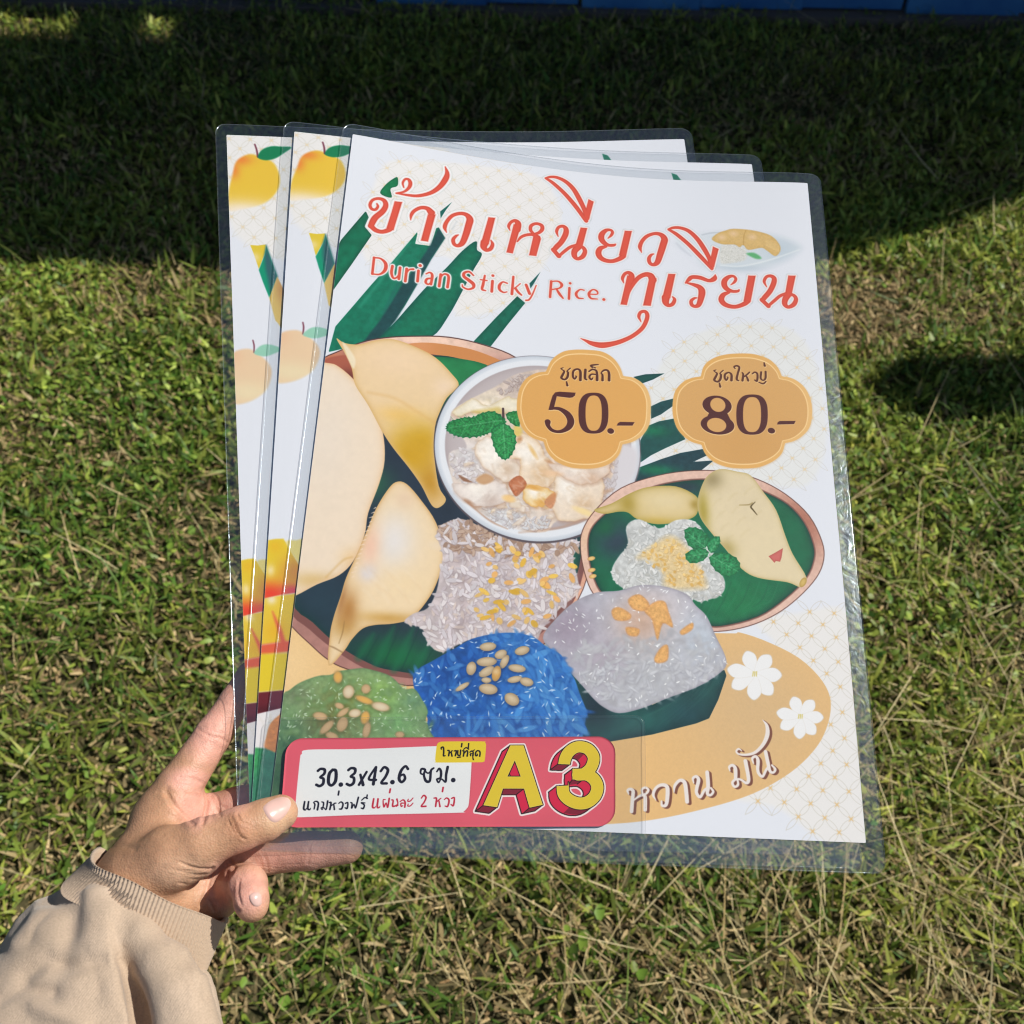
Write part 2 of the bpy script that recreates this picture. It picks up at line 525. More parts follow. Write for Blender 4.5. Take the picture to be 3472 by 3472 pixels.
    inner = [(1050, 1262), (1250, 1215), (1459, 1203), (1560, 1215), (1664, 1250), (1800, 1400), (1930, 1600), (1972, 1800), (1955, 1950), (1900, 2060), (1700, 2220), (1500, 2285), (1330, 2272), (1250, 2248), (1150, 2190), (1060, 2110), (985, 2025), (950, 1700), (1000, 1400)]
    p.poly(inner, SRC, NAVY, rim=((26, 62, 62), 14), grad=[(1520, 1260, 120, (34, 130, 78)), (1330, 2230, 150, (22, 104, 62), 70), (1270, 1640, 60, (44, 92, 74)), (1960, 1900, 50, (24, 100, 76)), (1100, 2050, 120, (40, 62, 76))], noise=.08, cell=50)
    p.poly([(1340, 1240), (1430, 1210), (1560, 1215), (1660, 1245), (1600, 1300), (1545, 1330), (1450, 1300)], SRC, (38, 132, 80), rim=((28, 112, 70), 10), noise=.1, cell=30)
    for q, (x0, y0, x1, y1) in enumerate([(1265, 2150, 1215, 2230), (1335, 2125, 1275, 2250), (1400, 2130, 1335, 2270), (1450, 2190, 1400, 2280)]):
        p.stroke([(x0, y0, 8), ((x0 + x1) / 2, (y0 + y1) / 2, 24), (x1, y1, 20)], SRC, (28, 112, 74), f=12, alpha=.55)
        p.stroke([(x0 + 22, y0, 3), (x1 + 26, y1, 4)], SRC, (16, 66, 56), f=4, alpha=.5)
    p.poly([(1090, 1225), (1150, 1205), (1190, 1210), (1215, 1250), (1220, 1330), (1150, 1290), (1100, 1270)], SRC, (172, 96, 76), grad=[(1180, 1280, 30, (110, 56, 50))], f=4)
    # durian pieces
    pod = dict(noise=.014, cell=26)
    p.poly([(100, 190), (325, 208), (400, 230), (500, 320), (590, 450), (640, 590), (650, 740), (620, 870), (560, 1030), (540, 1150), (480, 1290), (400, 1370), (280, 1420), (165, 1480), (80, 1500), (40, 800)], c4, (238, 222, 202), rim=((230, 196, 156), 15), grad=[(330, 600, 170, (234, 222, 208), 400), (270, 1400, 130, (220, 192, 136), 46), (470, 1280, 60, (236, 208, 166))], f=1.6, **pod)
    p.stroke([(330, 1380, 4), (420, 1290, 6), (470, 1270, 3)], c4, (206, 164, 92), f=8, alpha=.6)
    p.poly([(385, 75), (430, 100), (510, 108), (600, 85), (700, 80), (830, 125), (930, 180), (1010, 260), (1055, 330), (990, 400), (950, 480), (925, 560), (920, 700), (945, 880), (985, 955), (945, 1000), (905, 985), (850, 880), (780, 780), (700, 680), (640, 590), (560, 440), (490, 330), (470, 240), (440, 170)], c4, (234, 208, 168), rim=((214, 178, 116), 12), grad=[(720, 190, 210, (238, 212, 178), 110), (980, 340, 60, (238, 214, 186)), (720, 490, 110, (236, 200, 130), 50), (860, 640, 150, (208, 168, 44), 120), (900, 850, 90, (194, 146, 50), 130), (790, 720, 120, (206, 162, 36), 110), (440, 130, 40, (222, 196, 150))], **pod)
    p.poly([(420, 95), (455, 130), (490, 190), (480, 240), (455, 200), (435, 150)], c4, (240, 230, 206), f=5, alpha=.8)
    p.stroke([(560, 370, 4), (700, 400, 8), (820, 470, 6), (930, 540, 3)], c4, (216, 168, 92), f=14, alpha=.4)
    p.poly([(710, 860), (770, 870), (850, 960), (930, 1080), (975, 1240), (955, 1350), (900, 1480), (800, 1600), (700, 1632), (600, 1640), (530, 1660), (470, 1720), (430, 1780), (345, 1862), (350, 1700), (370, 1600), (410, 1480), (440, 1380), (500, 1250), (550, 1130), (600, 1010), (660, 910)], c4, (238, 216, 180), rim=((210, 170, 112), 12), grad=[(700, 1180, 120, (230, 226, 224), 190), (760, 950, 60, (232, 208, 180)), (570, 1210, 50, (240, 202, 180), 120), (560, 1360, 50, (220, 216, 222)), (760, 1420, 150, (240, 218, 180), 90), (680, 1605, 170, (208, 168, 96), 34), (430, 1640, 70, (206, 172, 106)), (410, 1490, 26, (150, 96, 62), 90), (450, 1560, 50, (186, 136, 76), 110)], **pod)
    p.stroke([(430, 1620, 3), (420, 1680, 5), (400, 1740, 3)], c4, (150, 118, 70), f=3, alpha=.8)
    p.stroke([(350, 1755, 3), (375, 1765, 6), (420, 1790, 4)], c4, (130, 96, 60), f=4, alpha=.8)
    for q in range(16):
        x, y = 600 - q * 8, 1000 + q * 25
        p.stroke([(x, y, 6), (x - 10 - (q % 3) * 5, y + 6, 2)], c4, (240, 218, 196), f=2)
    for q in range(14):
        x, y = 500 + (q * 37 % 300), 1290 + (q * 53 % 160)
        p.stroke([(x, y, 3), (x + 36, y + 30, 8), (x + 60, y + 70, 2)], c4, (244, 232, 214) if q % 2 else (222, 190, 150), f=9, alpha=.22)
    # sticky rice heap
    heap = [(1480, 1800), (1540, 1760), (1600, 1770), (1690, 1820), (1840, 1835), (1930, 1825), (1965, 1845), (1945, 1880), (1945, 1910), (1960, 1970), (1960, 2010), (1900, 2060), (1840, 2130), (1800, 2200), (1700, 2190), (1620, 2160), (1500, 2205), (1450, 2180), (1430, 2130), (1370, 2110), (1400, 2080), (1450, 2060), (1480, 2000), (1490, 1940), (1500, 1880)]
    p.poly(heap, SRC, (198, 188, 192), grad=[(1600, 1800, 150, (176, 148, 128), 55), (1880, 2000, 120, (214, 200, 196))], noise=.16, cell=26, f=3)
    RC = [(224, 218, 226), (212, 206, 214), (234, 230, 234), (200, 190, 198), (220, 206, 200)]
    p.grains(heap, SRC, 900, 27, 9, RC, 3, dark=(160, 146, 150), dk=.4)
    for q in range(26):
        x, y = 1500 + (q * 71 % 430), 1850 + (q * 113 % 300)
        p.ell(x, y, 60, 26, q * 37 % 180, SRC, (150, 132, 134) if q % 2 else (232, 228, 234), f=16, alpha=.3)
    p.grains([(1480, 1790), (1600, 1765), (1840, 1840), (1950, 1830), (1940, 1870), (1700, 1880), (1520, 1860)], SRC, 150, 28, 11, [(186, 158, 138), (200, 176, 160), (172, 144, 126)], 4, dark=(134, 106, 90))
    p.grains(heap, SRC, 140, 34, 12, [(224, 220, 228), (230, 226, 230)], 5, dark=(156, 144, 150), ang=(60, 40))
    YS = [(236, 196, 84), (228, 182, 60), (240, 200, 120), (236, 180, 104)]
    p.grains([(1640, 1850), (1800, 1860), (1940, 1900), (1940, 1960), (1900, 2060), (1780, 2130), (1660, 2120), (1600, 2040), (1640, 1960)], SRC, 62, 30, 15, YS, 6, dark=(176, 140, 90), dk=.35)
    # porcelain bowl
    bw = (1819, 1521)
    def oval(cx, cy, rx, ry, tilt=0.10):
        t_ = np.linspace(0, 2 * np.pi, 41)[:-1]
        return [(cx + rx * math.cos(q), cy + ry * math.sin(q) + tilt * rx * math.cos(q) * .35) for q in t_]
    p.poly(oval(1821, 1524, 351, 318), SRC, (92, 84, 92), f=3)
    p.poly(oval(1821, 1521, 348, 314), SRC, (216, 224, 236), f=1.6, rim=((186, 196, 210), 6))
    p.poly(oval(1822, 1521, 334, 300), SRC, (228, 234, 243), f=5)
    p.poly(oval(1824, 1519, 316, 279), SRC, (194, 186, 190), f=3, rim=((176, 166, 170), 16))
    p.poly([(1300, 700), (1400, 700), (1445, 760), (1440, 860), (1380, 980), (1290, 1060), (1220, 1080), (1250, 980), (1290, 860)], cD, (216, 214, 222), f=18)
    rice = [(180, 470), (300, 390), (480, 300), (640, 210), (900, 200), (1200, 400), (1290, 760), (1240, 1000), (1150, 1150), (900, 1210), (820, 1285), (640, 1275), (430, 1185), (270, 1070), (190, 950), (160, 780), (200, 730), (280, 720), (260, 650), (200, 560)]
    p.poly(rice, cD, (218, 202, 190), noise=.13, cell=40, f=4, grad=[(300, 800, 150, (216, 216, 222)), (560, 1180, 160, (212, 216, 224)), (1000, 1000, 240, (234, 220, 204)), (450, 420, 160, (232, 222, 204)), (620, 290, 120, (196, 182, 176)), (300, 1060, 60, (200, 150, 110))])
    p.grains([(180, 740), (300, 730), (380, 860), (480, 960), (300, 1060), (200, 940)], cD, 120, 34, 16, [(222, 220, 226), (212, 206, 212), (228, 226, 230)], 11, dark=(168, 156, 158))
    p.grains([(400, 1100), (560, 1080), (700, 1180), (850, 1180), (820, 1280), (640, 1270), (440, 1190)], cD, 110, 34, 16, [(216, 220, 228), (206, 206, 214), (226, 228, 232)], 12, dark=(160, 146, 146))
    p.grains([(1180, 880), (1290, 780), (1290, 950), (1200, 1120), (1130, 1150), (1180, 1000)], cD, 70, 34, 15, [(218, 214, 220), (206, 200, 206)], 13, dark=(164, 150, 150))
    p.grains([(480, 320), (620, 220), (720, 210), (640, 290), (540, 350)], cD, 40, 34, 15, [(206, 196, 194), (190, 178, 176)], 14, dark=(140, 122, 118))
    r9 = np.random.default_rng(91)
    CH = [(240, 232, 222), (234, 222, 204), (246, 240, 232), (238, 226, 196), (228, 222, 224)]
    for q in range(70):
        a = r9.uniform(0, 6.28); r_ = math.sqrt(r9.uniform(0, 1))
        x = 740 + 500 * r_ * math.cos(a); y = 850 + 390 * r_ * math.sin(a)
        if y < 700 and x > 640: continue
        k = r9.uniform(.5, 1.2); m_ = 6
        an = np.sort(r9.uniform(0, 6.28, m_)); rr_ = r9.uniform(.55, 1.25, m_)
        B = np.array([(x + 52 * k * rr_[i] * math.cos(an[i]), y + 34 * k * rr_[i] * math.sin(an[i])) for i in range(m_)])
        p.poly(B + [4, 9], cD, (176, 142, 116), f=8, alpha=.35)
        p.poly(B, cD, CH[q % 5], rim=((208, 186, 166), 7), f=2.2, alpha=.8)
        p.stroke([(x - 20 * k, y - 12 * k, 3), (x, y - 15 * k, 8), (x + 18 * k, y - 8 * k, 3)], cD, (250, 247, 242), f=5, alpha=.7)
    def jag(pts, amp, seed):
        Z = crom(pts, 7, True); r_ = np.random.default_rng(seed); c0 = Z.mean(0); n_ = Z - c0; n_ /= np.linalg.norm(n_, axis=1)[:, None]
        w_ = r_.normal(0, amp, len(Z)); w_ = .6 * w_ + .4 * np.roll(w_, 1)
        return Z + n_ * w_[:, None]
    for pts, col, rm in [
        ([(190, 470), (320, 380), (420, 430), (560, 370), (650, 400), (640, 470), (520, 480), (330, 470), (240, 500)], (240, 234, 216), (212, 196, 160)),
        ([(350, 690), (450, 640), (560, 740), (640, 840), (640, 920), (560, 950), (440, 880), (350, 780)], (240, 234, 228), (214, 192, 170)),
        ([(610, 620), (760, 660), (830, 790), (900, 850), (860, 960), (740, 990), (650, 930), (640, 800), (580, 780)], (238, 222, 202), (220, 188, 150)),
        ([(880, 1000), (900, 880), (1000, 850), (1190, 900), (1210, 1050), (1130, 1190), (940, 1215), (870, 1150)], (236, 222, 206), (216, 190, 160)),
        ([(830, 820), (980, 840), (1150, 830), (1250, 800), (1230, 900), (1100, 960), (960, 930)], (232, 218, 208), (214, 186, 164)),
        ([(180, 960), (330, 960), (480, 940), (560, 990), (540, 1080), (400, 1110), (270, 1080)], (234, 226, 222), (206, 190, 182)),
        ([(660, 990), (760, 970), (870, 1020), (850, 1090), (760, 1120), (680, 1080)], (240, 222, 180), (222, 170, 90))]:
        J = jag(pts, 7, int(pts[0][0])); c0 = np.mean(np.array(pts, float), 0); R_ = np.ptp(np.array(pts, float), 0).mean() / 2
        p.poly(J + [7, 14], cD, (170, 130, 104), f=12, alpha=.55, smooth=False)
        p.poly(J, cD, col, rim=(rm, 11), noise=.05, cell=24, f=2.2, smooth=False, grad=[(c0[0] - R_ * .3, c0[1] - R_ * .35, R_ * .5, (250, 246, 240)), (c0[0] + R_ * .4, c0[1] + R_ * .4, R_ * .4, rm)])
        rj = np.random.default_rng(int(pts[0][1]))
        for _ in range(7):
            x_, y_ = c0 + rj.normal(0, R_ * .35, 2)
            p.stroke([(x_, y_, 3), (x_ + rj.uniform(-40, 40), y_ + rj.uniform(-10, 34), 9), (x_ + rj.uniform(-60, 60), y_ + rj.uniform(0, 50), 3)], cD, (250, 247, 243) if rj.random() < .6 else rm, f=8, alpha=.5)
    p.poly([(570, 950), (640, 905), (690, 960), (660, 1010), (620, 1045), (590, 1010)], cD, (196, 124, 88), rim=((168, 96, 62), 10), noise=.15, cell=12, f=3)
    p.poly([(810, 1080), (880, 1020), (880, 1090), (850, 1130)], cD, (204, 148, 110), noise=.15, cell=12, f=4)
    p.poly([(345, 930), (410, 890), (470, 930), (400, 965)], cD, (200, 160, 122), f=6)
    p.poly([(230, 900), (300, 935), (320, 950), (260, 940)], cD, (150, 110, 86), f=4)
    p.poly([(320, 470), (420, 450), (500, 440), (520, 480), (400, 490)], cD, (212, 190, 104), f=10, alpha=.7)
    p.poly([(610, 560), (660, 590), (640, 640), (600, 620)], cD, (222, 200, 96), f=8, alpha=.8)
    for x, y, w_, h_, a_, c_ in [(740, 990, 90, 26, 10, (218, 160, 70)), (860, 1050, 70, 24, -50, (214, 150, 84)), (730, 740, 80, 20, 60, (232, 196, 130)), (570, 1060, 76, 46, 10, (244, 206, 142)), (860, 890, 120, 40, 0, (238, 202, 166)), (1080, 1150, 130, 40, 20, (244, 220, 160)), (760, 1090, 60, 20, 30, (226, 176, 96))]:
        p.ell(x, y, w_, h_, a_, cD, c_, f=8, alpha=.75)
    for x, y, w_, h_, a_, c_ in [(630, 965, 66, 88, 20, (196, 126, 90)), (855, 1070, 44, 84, 30, (204, 146, 106)), (740, 985, 80, 30, 10, (224, 168, 84)), (410, 930, 80, 34, -20, (206, 168, 130)), (300, 1085, 70, 24, 30, (170, 128, 100)), (640, 660, 34, 50, 20, (190, 134, 84)), (735, 745, 70, 18, 60, (230, 190, 120)), (570, 1060, 76, 44, 10, (244, 206, 142)), (1080, 1150, 120, 34, 20, (244, 222, 166)), (840, 810, 40, 18, 20, (190, 138, 96)), (1240, 1010, 60, 24, -30, (196, 160, 132))]:
        p.ell(x, y, w_, h_, a_, cD, c_, f=7, alpha=.8)
    p.stroke([(270, 1070, 3), (340, 1130, 8), (450, 1215, 10), (560, 1265, 4)], cD, (176, 132, 104), f=5, alpha=.8)
    p.stroke([(640, 1290, 4), (900, 1260, 10), (1080, 1200, 6)], cD, (190, 150, 124), f=8, alpha=.7)
    for q in range(60):
        a = rng.uniform(0, 6.28); r_ = rng.uniform(.2, .9)
        x = 730 + 480 * r_ * math.cos(a); y = 840 + 380 * r_ * math.sin(a)
        p.stroke([(x, y, 3), (x + rng.uniform(-30, 30), y + rng.uniform(-10, 40), 9), (x + rng.uniform(-50, 50), y + rng.uniform(0, 60), 3)], cD, [(206, 180, 156), (246, 242, 238), (250, 240, 222)][q % 3], f=7, alpha=.3)

    def mint(pts, cr, col, a, b_, dark=(24, 104, 62), lite=(110, 196, 140)):
        Z = crom(pts, 6, True); ce = Z.mean(0); dz_ = Z - ce; dz_ /= np.linalg.norm(dz_, axis=1)[:, None]
        zk = np.ptp(Z, 0).mean() / 40; Z = Z + dz_ * (np.where(np.arange(len(Z)) % 3 == 0, zk, -zk * .4))[:, None]
        p.poly(Z, cr, col, rim=(dark, 9), noise=.35, cell=9, f=1.4, smooth=False)
        a = np.array(a, float); b_ = np.array(b_, float); n = np.array([-(b_ - a)[1], (b_ - a)[0]]); n /= np.linalg.norm(n)
        L = np.linalg.norm(b_ - a); t = (b_ - a) / L
        p.stroke([(*a, 5), (*((a + b_) / 2), 4), (*b_, 2)], cr, lite, f=3, alpha=.7)
        for k in range(1, 7):
            c = a + t * L * k / 7.5
            for sg in (-1, 1):
                e = c + n * sg * L * .2 + t * L * .13
                p.stroke([(*c, 3), (*e, 2)], cr, lite if k % 2 else dark, f=3, alpha=.5)

    p.stroke([(530, 450, 14), (532, 520, 16)], cD, (84, 64, 66))
    mint([(550, 490), (600, 468), (640, 480), (640, 570), (580, 545)], cD, (48, 142, 70), (560, 500), (640, 540))
    mint([(145, 570), (165, 540), (220, 520), (270, 508), (330, 505), (390, 478), (470, 470), (540, 520), (540, 560), (450, 610), (400, 630), (350, 642), (260, 645), (200, 630), (150, 600)], cD, (44, 136, 74), (520, 530), (160, 580))
    mint([(450, 600), (500, 560), (540, 550), (600, 600), (618, 680), (590, 760), (545, 797), (500, 770), (465, 700)], cD, (52, 150, 84), (530, 560), (545, 785))
    # small tray
    st = [(428, 900), (440, 800), (510, 690), (650, 570), (850, 500), (1050, 472), (1250, 480), (1400, 520), (1550, 600), (1680, 720), (1750, 860), (1760, 960), (1720, 1060), (1620, 1170), (1500, 1260), (1350, 1325), (1180, 1355), (1000, 1340), (800, 1290), (600, 1230), (500, 1150), (450, 1030)]
    p.poly(st, c5, (104, 70, 62), f=2)
    p.poly([(1090 + (x - 1090) * .993, 915 + (y - 915) * .99) for x, y in st], c5, (226, 192, 178), grad=[(1620, 760, 190, (176, 116, 98)), (500, 850, 120, (232, 196, 168)), (1250, 1340, 260, (218, 180, 168), 60)], noise=.06, cell=16)
    inn = [(475, 900), (490, 800), (560, 720), (650, 660), (770, 590), (900, 548), (1090, 525), (1300, 540), (1430, 590), (1560, 660), (1650, 760), (1700, 880), (1702, 960), (1660, 1060), (1550, 1170), (1400, 1270), (1200, 1322), (1100, 1310), (900, 1250), (700, 1200), (560, 1150), (500, 1040)]
    p.poly([(1090 + (x - 1090) * 1.012, 915 + (y - 915) * 1.02) for x, y in inn], c5, (120, 84, 76), f=3)
    p.poly(inn, c5, (22, 106, 74), rim=((16, 66, 58), 14), grad=[(620, 850, 120, (46, 64, 82)), (1000, 560, 130, (42, 62, 74), 60), (560, 780, 60, (24, 96, 66)), (1300, 1200, 180, (26, 122, 76))], noise=.08, cell=40)
    for q in range(8):
        x = 1090 + q * 52
        p.stroke([(x + 60, 1080, 3), (x + 20, 1180, 6), (x - 30, 1290 - q * 12, 3)], c5, (44, 140, 96) if q % 2 else (14, 80, 60), f=4, alpha=.35)
    for x, y in ((490, 955), (492, 1018), (498, 1052)):
        p.ell(x, y, 42, 24, -20, c5, (238, 204, 132), shade=(170, 120, 70))
    p.poly([(505, 690), (600, 655), (700, 600), (800, 565), (950, 560), (1060, 610), (1075, 660), (1060, 720), (980, 752), (850, 768), (740, 740), (690, 705), (640, 700), (560, 712)], c5, (220, 200, 148), rim=((178, 160, 84), 14), grad=[(690, 650, 50, (172, 150, 60), 70), (900, 640, 140, (226, 210, 168), 60), (1060, 660, 30, (170, 146, 70)), (860, 755, 110, (206, 180, 92), 26)], **pod)
    rs = [(680, 780), (750, 740), (860, 790), (950, 745), (1040, 745), (1100, 800), (1130, 870), (1180, 1000), (1220, 1080), (1200, 1150), (1090, 1190), (1050, 1180), (960, 1150), (700, 1130), (620, 1080), (600, 1040), (610, 990), (650, 930), (690, 880)]
    p.poly(rs, c5, (202, 206, 208), noise=.14, cell=20, f=3)
    p.grains(rs, c5, 420, 30, 12, [(226, 230, 232), (212, 216, 218), (236, 238, 240), (198, 200, 198)], 21, dark=(142, 146, 146), dk=.4)
    p.poly([(740, 950), (830, 880), (920, 830), (1000, 880), (1060, 960), (1120, 1090), (1080, 1120), (900, 1110), (880, 1030), (800, 960)], c5, (232, 202, 140), f=16, noise=.1, cell=12, alpha=.75)
    p.grains([(760, 940), (920, 840), (1050, 960), (1110, 1090), (920, 1100), (880, 1030)], c5, 110, 24, 13, [(238, 208, 140), (228, 186, 104), (240, 220, 170)], 22, dark=(190, 150, 90), dk=.4)
    p.poly([(1200, 465), (1290, 480), (1360, 500), (1430, 590), (1500, 690), (1550, 830), (1590, 930), (1665, 1060), (1635, 1112), (1560, 1085), (1400, 1060), (1310, 1010), (1220, 900), (1150, 820), (1085, 730), (1070, 640), (1100, 540), (1140, 490)], c5, (226, 212, 178), rim=((196, 178, 124), 9), grad=[(1098, 700, 36, (176, 160, 70), 140), (1150, 520, 60, (164, 150, 110)), (1230, 900, 50, (186, 170, 110)), (1340, 640, 120, (222, 208, 176))], **pod)
    p.stroke([(1300, 662, 3), (1350, 660, 5), (1370, 650, 4)], c5, (150, 130, 80), f=3)
    p.stroke([(1385, 645, 3), (1362, 670, 8), (1375, 690, 7), (1395, 715, 4)], c5, (88, 74, 44), f=2)
    for q in range(12):
        x, y = 1130 + q * 22, 560 + (q * 67 % 300)
        p.stroke([(x, y + 40, 3), (x + 20, y + 16, 6), (x + 46, y, 3)], c5, (196, 178, 128), f=9, alpha=.22)
    p.poly([(1458, 942), (1490, 925), (1536, 898), (1528, 950), (1520, 972), (1497, 968), (1490, 978)], c5, (208, 112, 108), rim=((176, 84, 78), 5), smooth=False)
    p.ell(1645, 1085, 60, 30, -60, c5, (214, 186, 110), shade=(160, 126, 60))
    mint([(1000, 800), (1060, 785), (1120, 820), (1135, 870), (1080, 905), (1020, 880)], c5, (44, 134, 86), (1120, 900), (1010, 810))
    mint([(1120, 880), (1140, 845), (1190, 835), (1185, 890), (1145, 922)], c5, (50, 150, 96), (1140, 920), (1185, 845))
    mint([(1005, 930), (1080, 895), (1130, 920), (1100, 965), (1030, 978)], c5, (46, 142, 88), (1130, 925), (1015, 945))
    mint([(1135, 950), (1200, 920), (1280, 950), (1302, 1010), (1240, 1052), (1170, 1020)], c5, (42, 138, 86), (1140, 940), (1290, 1025))
    # grey rice mound
    gm = [(225, 1390), (290, 1290), (400, 1190), (520, 1140), (640, 1130), (760, 1100), (900, 1110), (1010, 1150), (1060, 1210), (1120, 1270), (1170, 1380), (1222, 1490), (1220, 1550), (1150, 1610), (1060, 1660), (940, 1705), (900, 1720), (760, 1775), (640, 1800), (560, 1770), (500, 1720), (440, 1650), (360, 1560), (300, 1480)]
    p.poly(gm, c5, (184, 186, 200), rim=((158, 156, 170), 12), grad=[(360, 1330, 160, (160, 150, 168)), (850, 1230, 200, (200, 196, 204)), (800, 1600, 240, (190, 194, 202)), (1100, 1400, 150, (190, 200, 214)), (560, 1500, 130, (176, 170, 184)), (760, 1300, 130, (204, 176, 160))], noise=.07, cell=30, f=2)
    p.grains([(420, 1400), (700, 1380), (1000, 1350), (1200, 1480), (1150, 1600), (760, 1760), (560, 1740), (420, 1580)], c5, 260, 60, 20, [(194, 198, 208), (184, 186, 194), (204, 208, 214)], 31, dark=(150, 150, 160), f=4, alpha=.45, dk=.2)
    p.grains(gm, c5, 150, 18, 6, [(240, 244, 250)], 32, dark=(180, 180, 190), dk=0, alpha=.85)
    p.grains([(420, 1600), (600, 1500), (1000, 1480), (1210, 1520), (1100, 1640), (760, 1780), (560, 1760)], c5, 120, 44, 14, [(216, 220, 228), (204, 208, 218)], 33, dark=(140, 142, 154), f=2.5, alpha=.6, dk=.3)
    OR = (228, 178, 112)
    for pts in ([(600, 1240), (640, 1220), (705, 1260), (690, 1292), (620, 1290)], [(690, 1180), (750, 1150), (805, 1200), (790, 1240), (720, 1232)], [(780, 1240), (840, 1190), (890, 1190), (910, 1240), (935, 1330), (880, 1310), (850, 1400), (820, 1290)], [(680, 1330), (750, 1340), (740, 1378), (690, 1372)], [(975, 1350), (1040, 1305), (1042, 1340), (990, 1372)], [(833, 1500), (870, 1440), (907, 1430), (905, 1510), (850, 1526)]):
        p.poly(pts, c5, OR, rim=((206, 150, 96), 8), noise=.12, cell=10, f=4)
    # blue rice mound
    bm = [(1400, 2290), (1420, 2265), (1465, 2240), (1500, 2220), (1545, 2195), (1600, 2165), (1680, 2147), (1750, 2145), (1810, 2160), (1850, 2190), (1903, 2221), (1910, 2261), (1944, 2295), (1964, 2349), (1991, 2423), (1971, 2436), (1991, 2477), (1971, 2500), (1971, 2580), (1450, 2580), (1450, 2440), (1420, 2380), (1405, 2340)]
    p.poly(bm, SRC, (44, 106, 190), grad=[(1560, 2300, 130, (26, 76, 154)), (1850, 2330, 130, (70, 142, 214)), (1480, 2400, 80, (30, 80, 160)), (1750, 2180, 80, (60, 130, 206), 40), (1700, 2480, 200, (44, 104, 184))], noise=.2, cell=22, f=2.5)
    p.grains(bm, SRC, 300, 42, 14, [(70, 144, 220), (52, 122, 204), (90, 160, 228), (40, 104, 190)], 41, dark=(22, 66, 142), f=3, alpha=.55, dk=.4, ang=(60, 45))
    p.grains([(1760, 2180), (1900, 2230), (1985, 2420), (1970, 2560), (1600, 2560), (1560, 2440), (1760, 2400)], SRC, 110, 60, 18, [(84, 160, 230), (104, 176, 236), (64, 136, 214)], 42, dark=(34, 88, 168), f=3, alpha=.6, dk=.4, ang=(65, 30))
    p.grains(bm, SRC, 170, 14, 4, [(190, 216, 250), (220, 236, 255)], 43, dark=(20, 60, 140), dk=0, alpha=.85)
    for x, y, w_, h_, a_, *o in [(1508, 503, 110, 60, -10), (1740, 530, 100, 60, -20), (1500, 605, 135, 65, -8), (1595, 555, 85, 60, -30), (1395, 650, 65, 95, 10), (1620, 605, 48, 105, 25), (1500, 672, 115, 60, -35), (1565, 685, 60, 110, 10, 1), (1705, 650, 115, 55, 5), (1497, 730, 65, 40, 0), (1690, 725, 100, 45, -15), (1770, 742, 90, 60, 10), (1510, 790, 125, 75, 5), (1335, 775, 105, 35, -35), (1670, 860, 105, 82, 30)]:
        p.ell(x + 3, y + 8, w_ * 1.05, h_ * 1.1, a_, cE, (16, 44, 100), f=6, alpha=.6)
        p.ell(x, y, w_, h_, a_, cE, (214, 168, 96) if o else (198, 180, 150), shade=(150, 124, 92))
        p.ell(x - w_ * .05, y - h_ * .12, w_ * .6, h_ * .3, a_, cE, (224, 208, 178), f=8, alpha=.6)
    # green rice mound
    gn = [(60, 1200), (80, 1000), (120, 830), (160, 800), (220, 755), (300, 720), (370, 700), (440, 695), (500, 670), (560, 660), (640, 650), (700, 655), (820, 690), (880, 730), (940, 790), (1010, 790), (1060, 860), (1100, 940), (1085, 1000), (1105, 1060), (1090, 1300), (-40, 1800), (-60, 1300)]
    p.poly(gn, cE, (134, 166, 116), rim=((104, 138, 96), 16), grad=[(200, 850, 100, (108, 116, 92)), (550, 880, 150, (122, 136, 72)), (800, 830, 130, (140, 180, 100)), (900, 1020, 130, (124, 174, 112)), (1010, 880, 90, (110, 150, 118)), (200, 960, 120, (134, 170, 124)), (420, 1040, 170, (112, 112, 66)), (130, 1150, 150, (74, 116, 84)), (100, 1400, 200, (58, 98, 72))], noise=.12, cell=22, f=2.5)
    p.grains([(140, 850), (440, 720), (880, 740), (1080, 900), (1090, 1150), (120, 1150)], cE, 200, 50, 24, [(140, 176, 126), (120, 160, 100), (150, 186, 140)], 51, dark=(90, 124, 74), f=6, alpha=.4, dk=.25)
    p.grains([(140, 850), (440, 720), (880, 740), (1080, 900), (1090, 1150), (120, 1150)], cE, 150, 22, 8, [(196, 224, 186), (216, 238, 214)], 52, dark=(80, 120, 70), dk=0, alpha=.7)
    for x, y, w_, h_, a_, c_ in [(490, 710, 58, 84, -10, 1), (562, 810, 76, 92, 0, 2), (680, 790, 60, 64, 0, 0), (670, 865, 130, 46, 18, 1), (780, 910, 124, 60, 10, 2), (500, 905, 64, 40, 20, 0), (525, 950, 90, 42, -40, 0), (605, 955, 84, 60, -10, 2), (370, 975, 96, 54, 10, 0), (520, 1030, 70, 104, 15, 0), (675, 985, 60, 92, 5, 1), (415, 1050, 120, 52, -50, 0), (685, 1070, 50, 112, 8, 0), (450, 1110, 90, 50, 20, 0), (910, 1100, 60, 44, 0, 0)]:
        p.ell(x + 4, y + 8, w_ * 1.1, h_ * 1.12, a_, cE, (84, 92, 50), f=8, alpha=.5)
        p.ell(x, y, w_, h_, a_, cE, [(204, 174, 134), (224, 176, 92), (222, 208, 180)][c_], shade=(170, 140, 100), f=3)
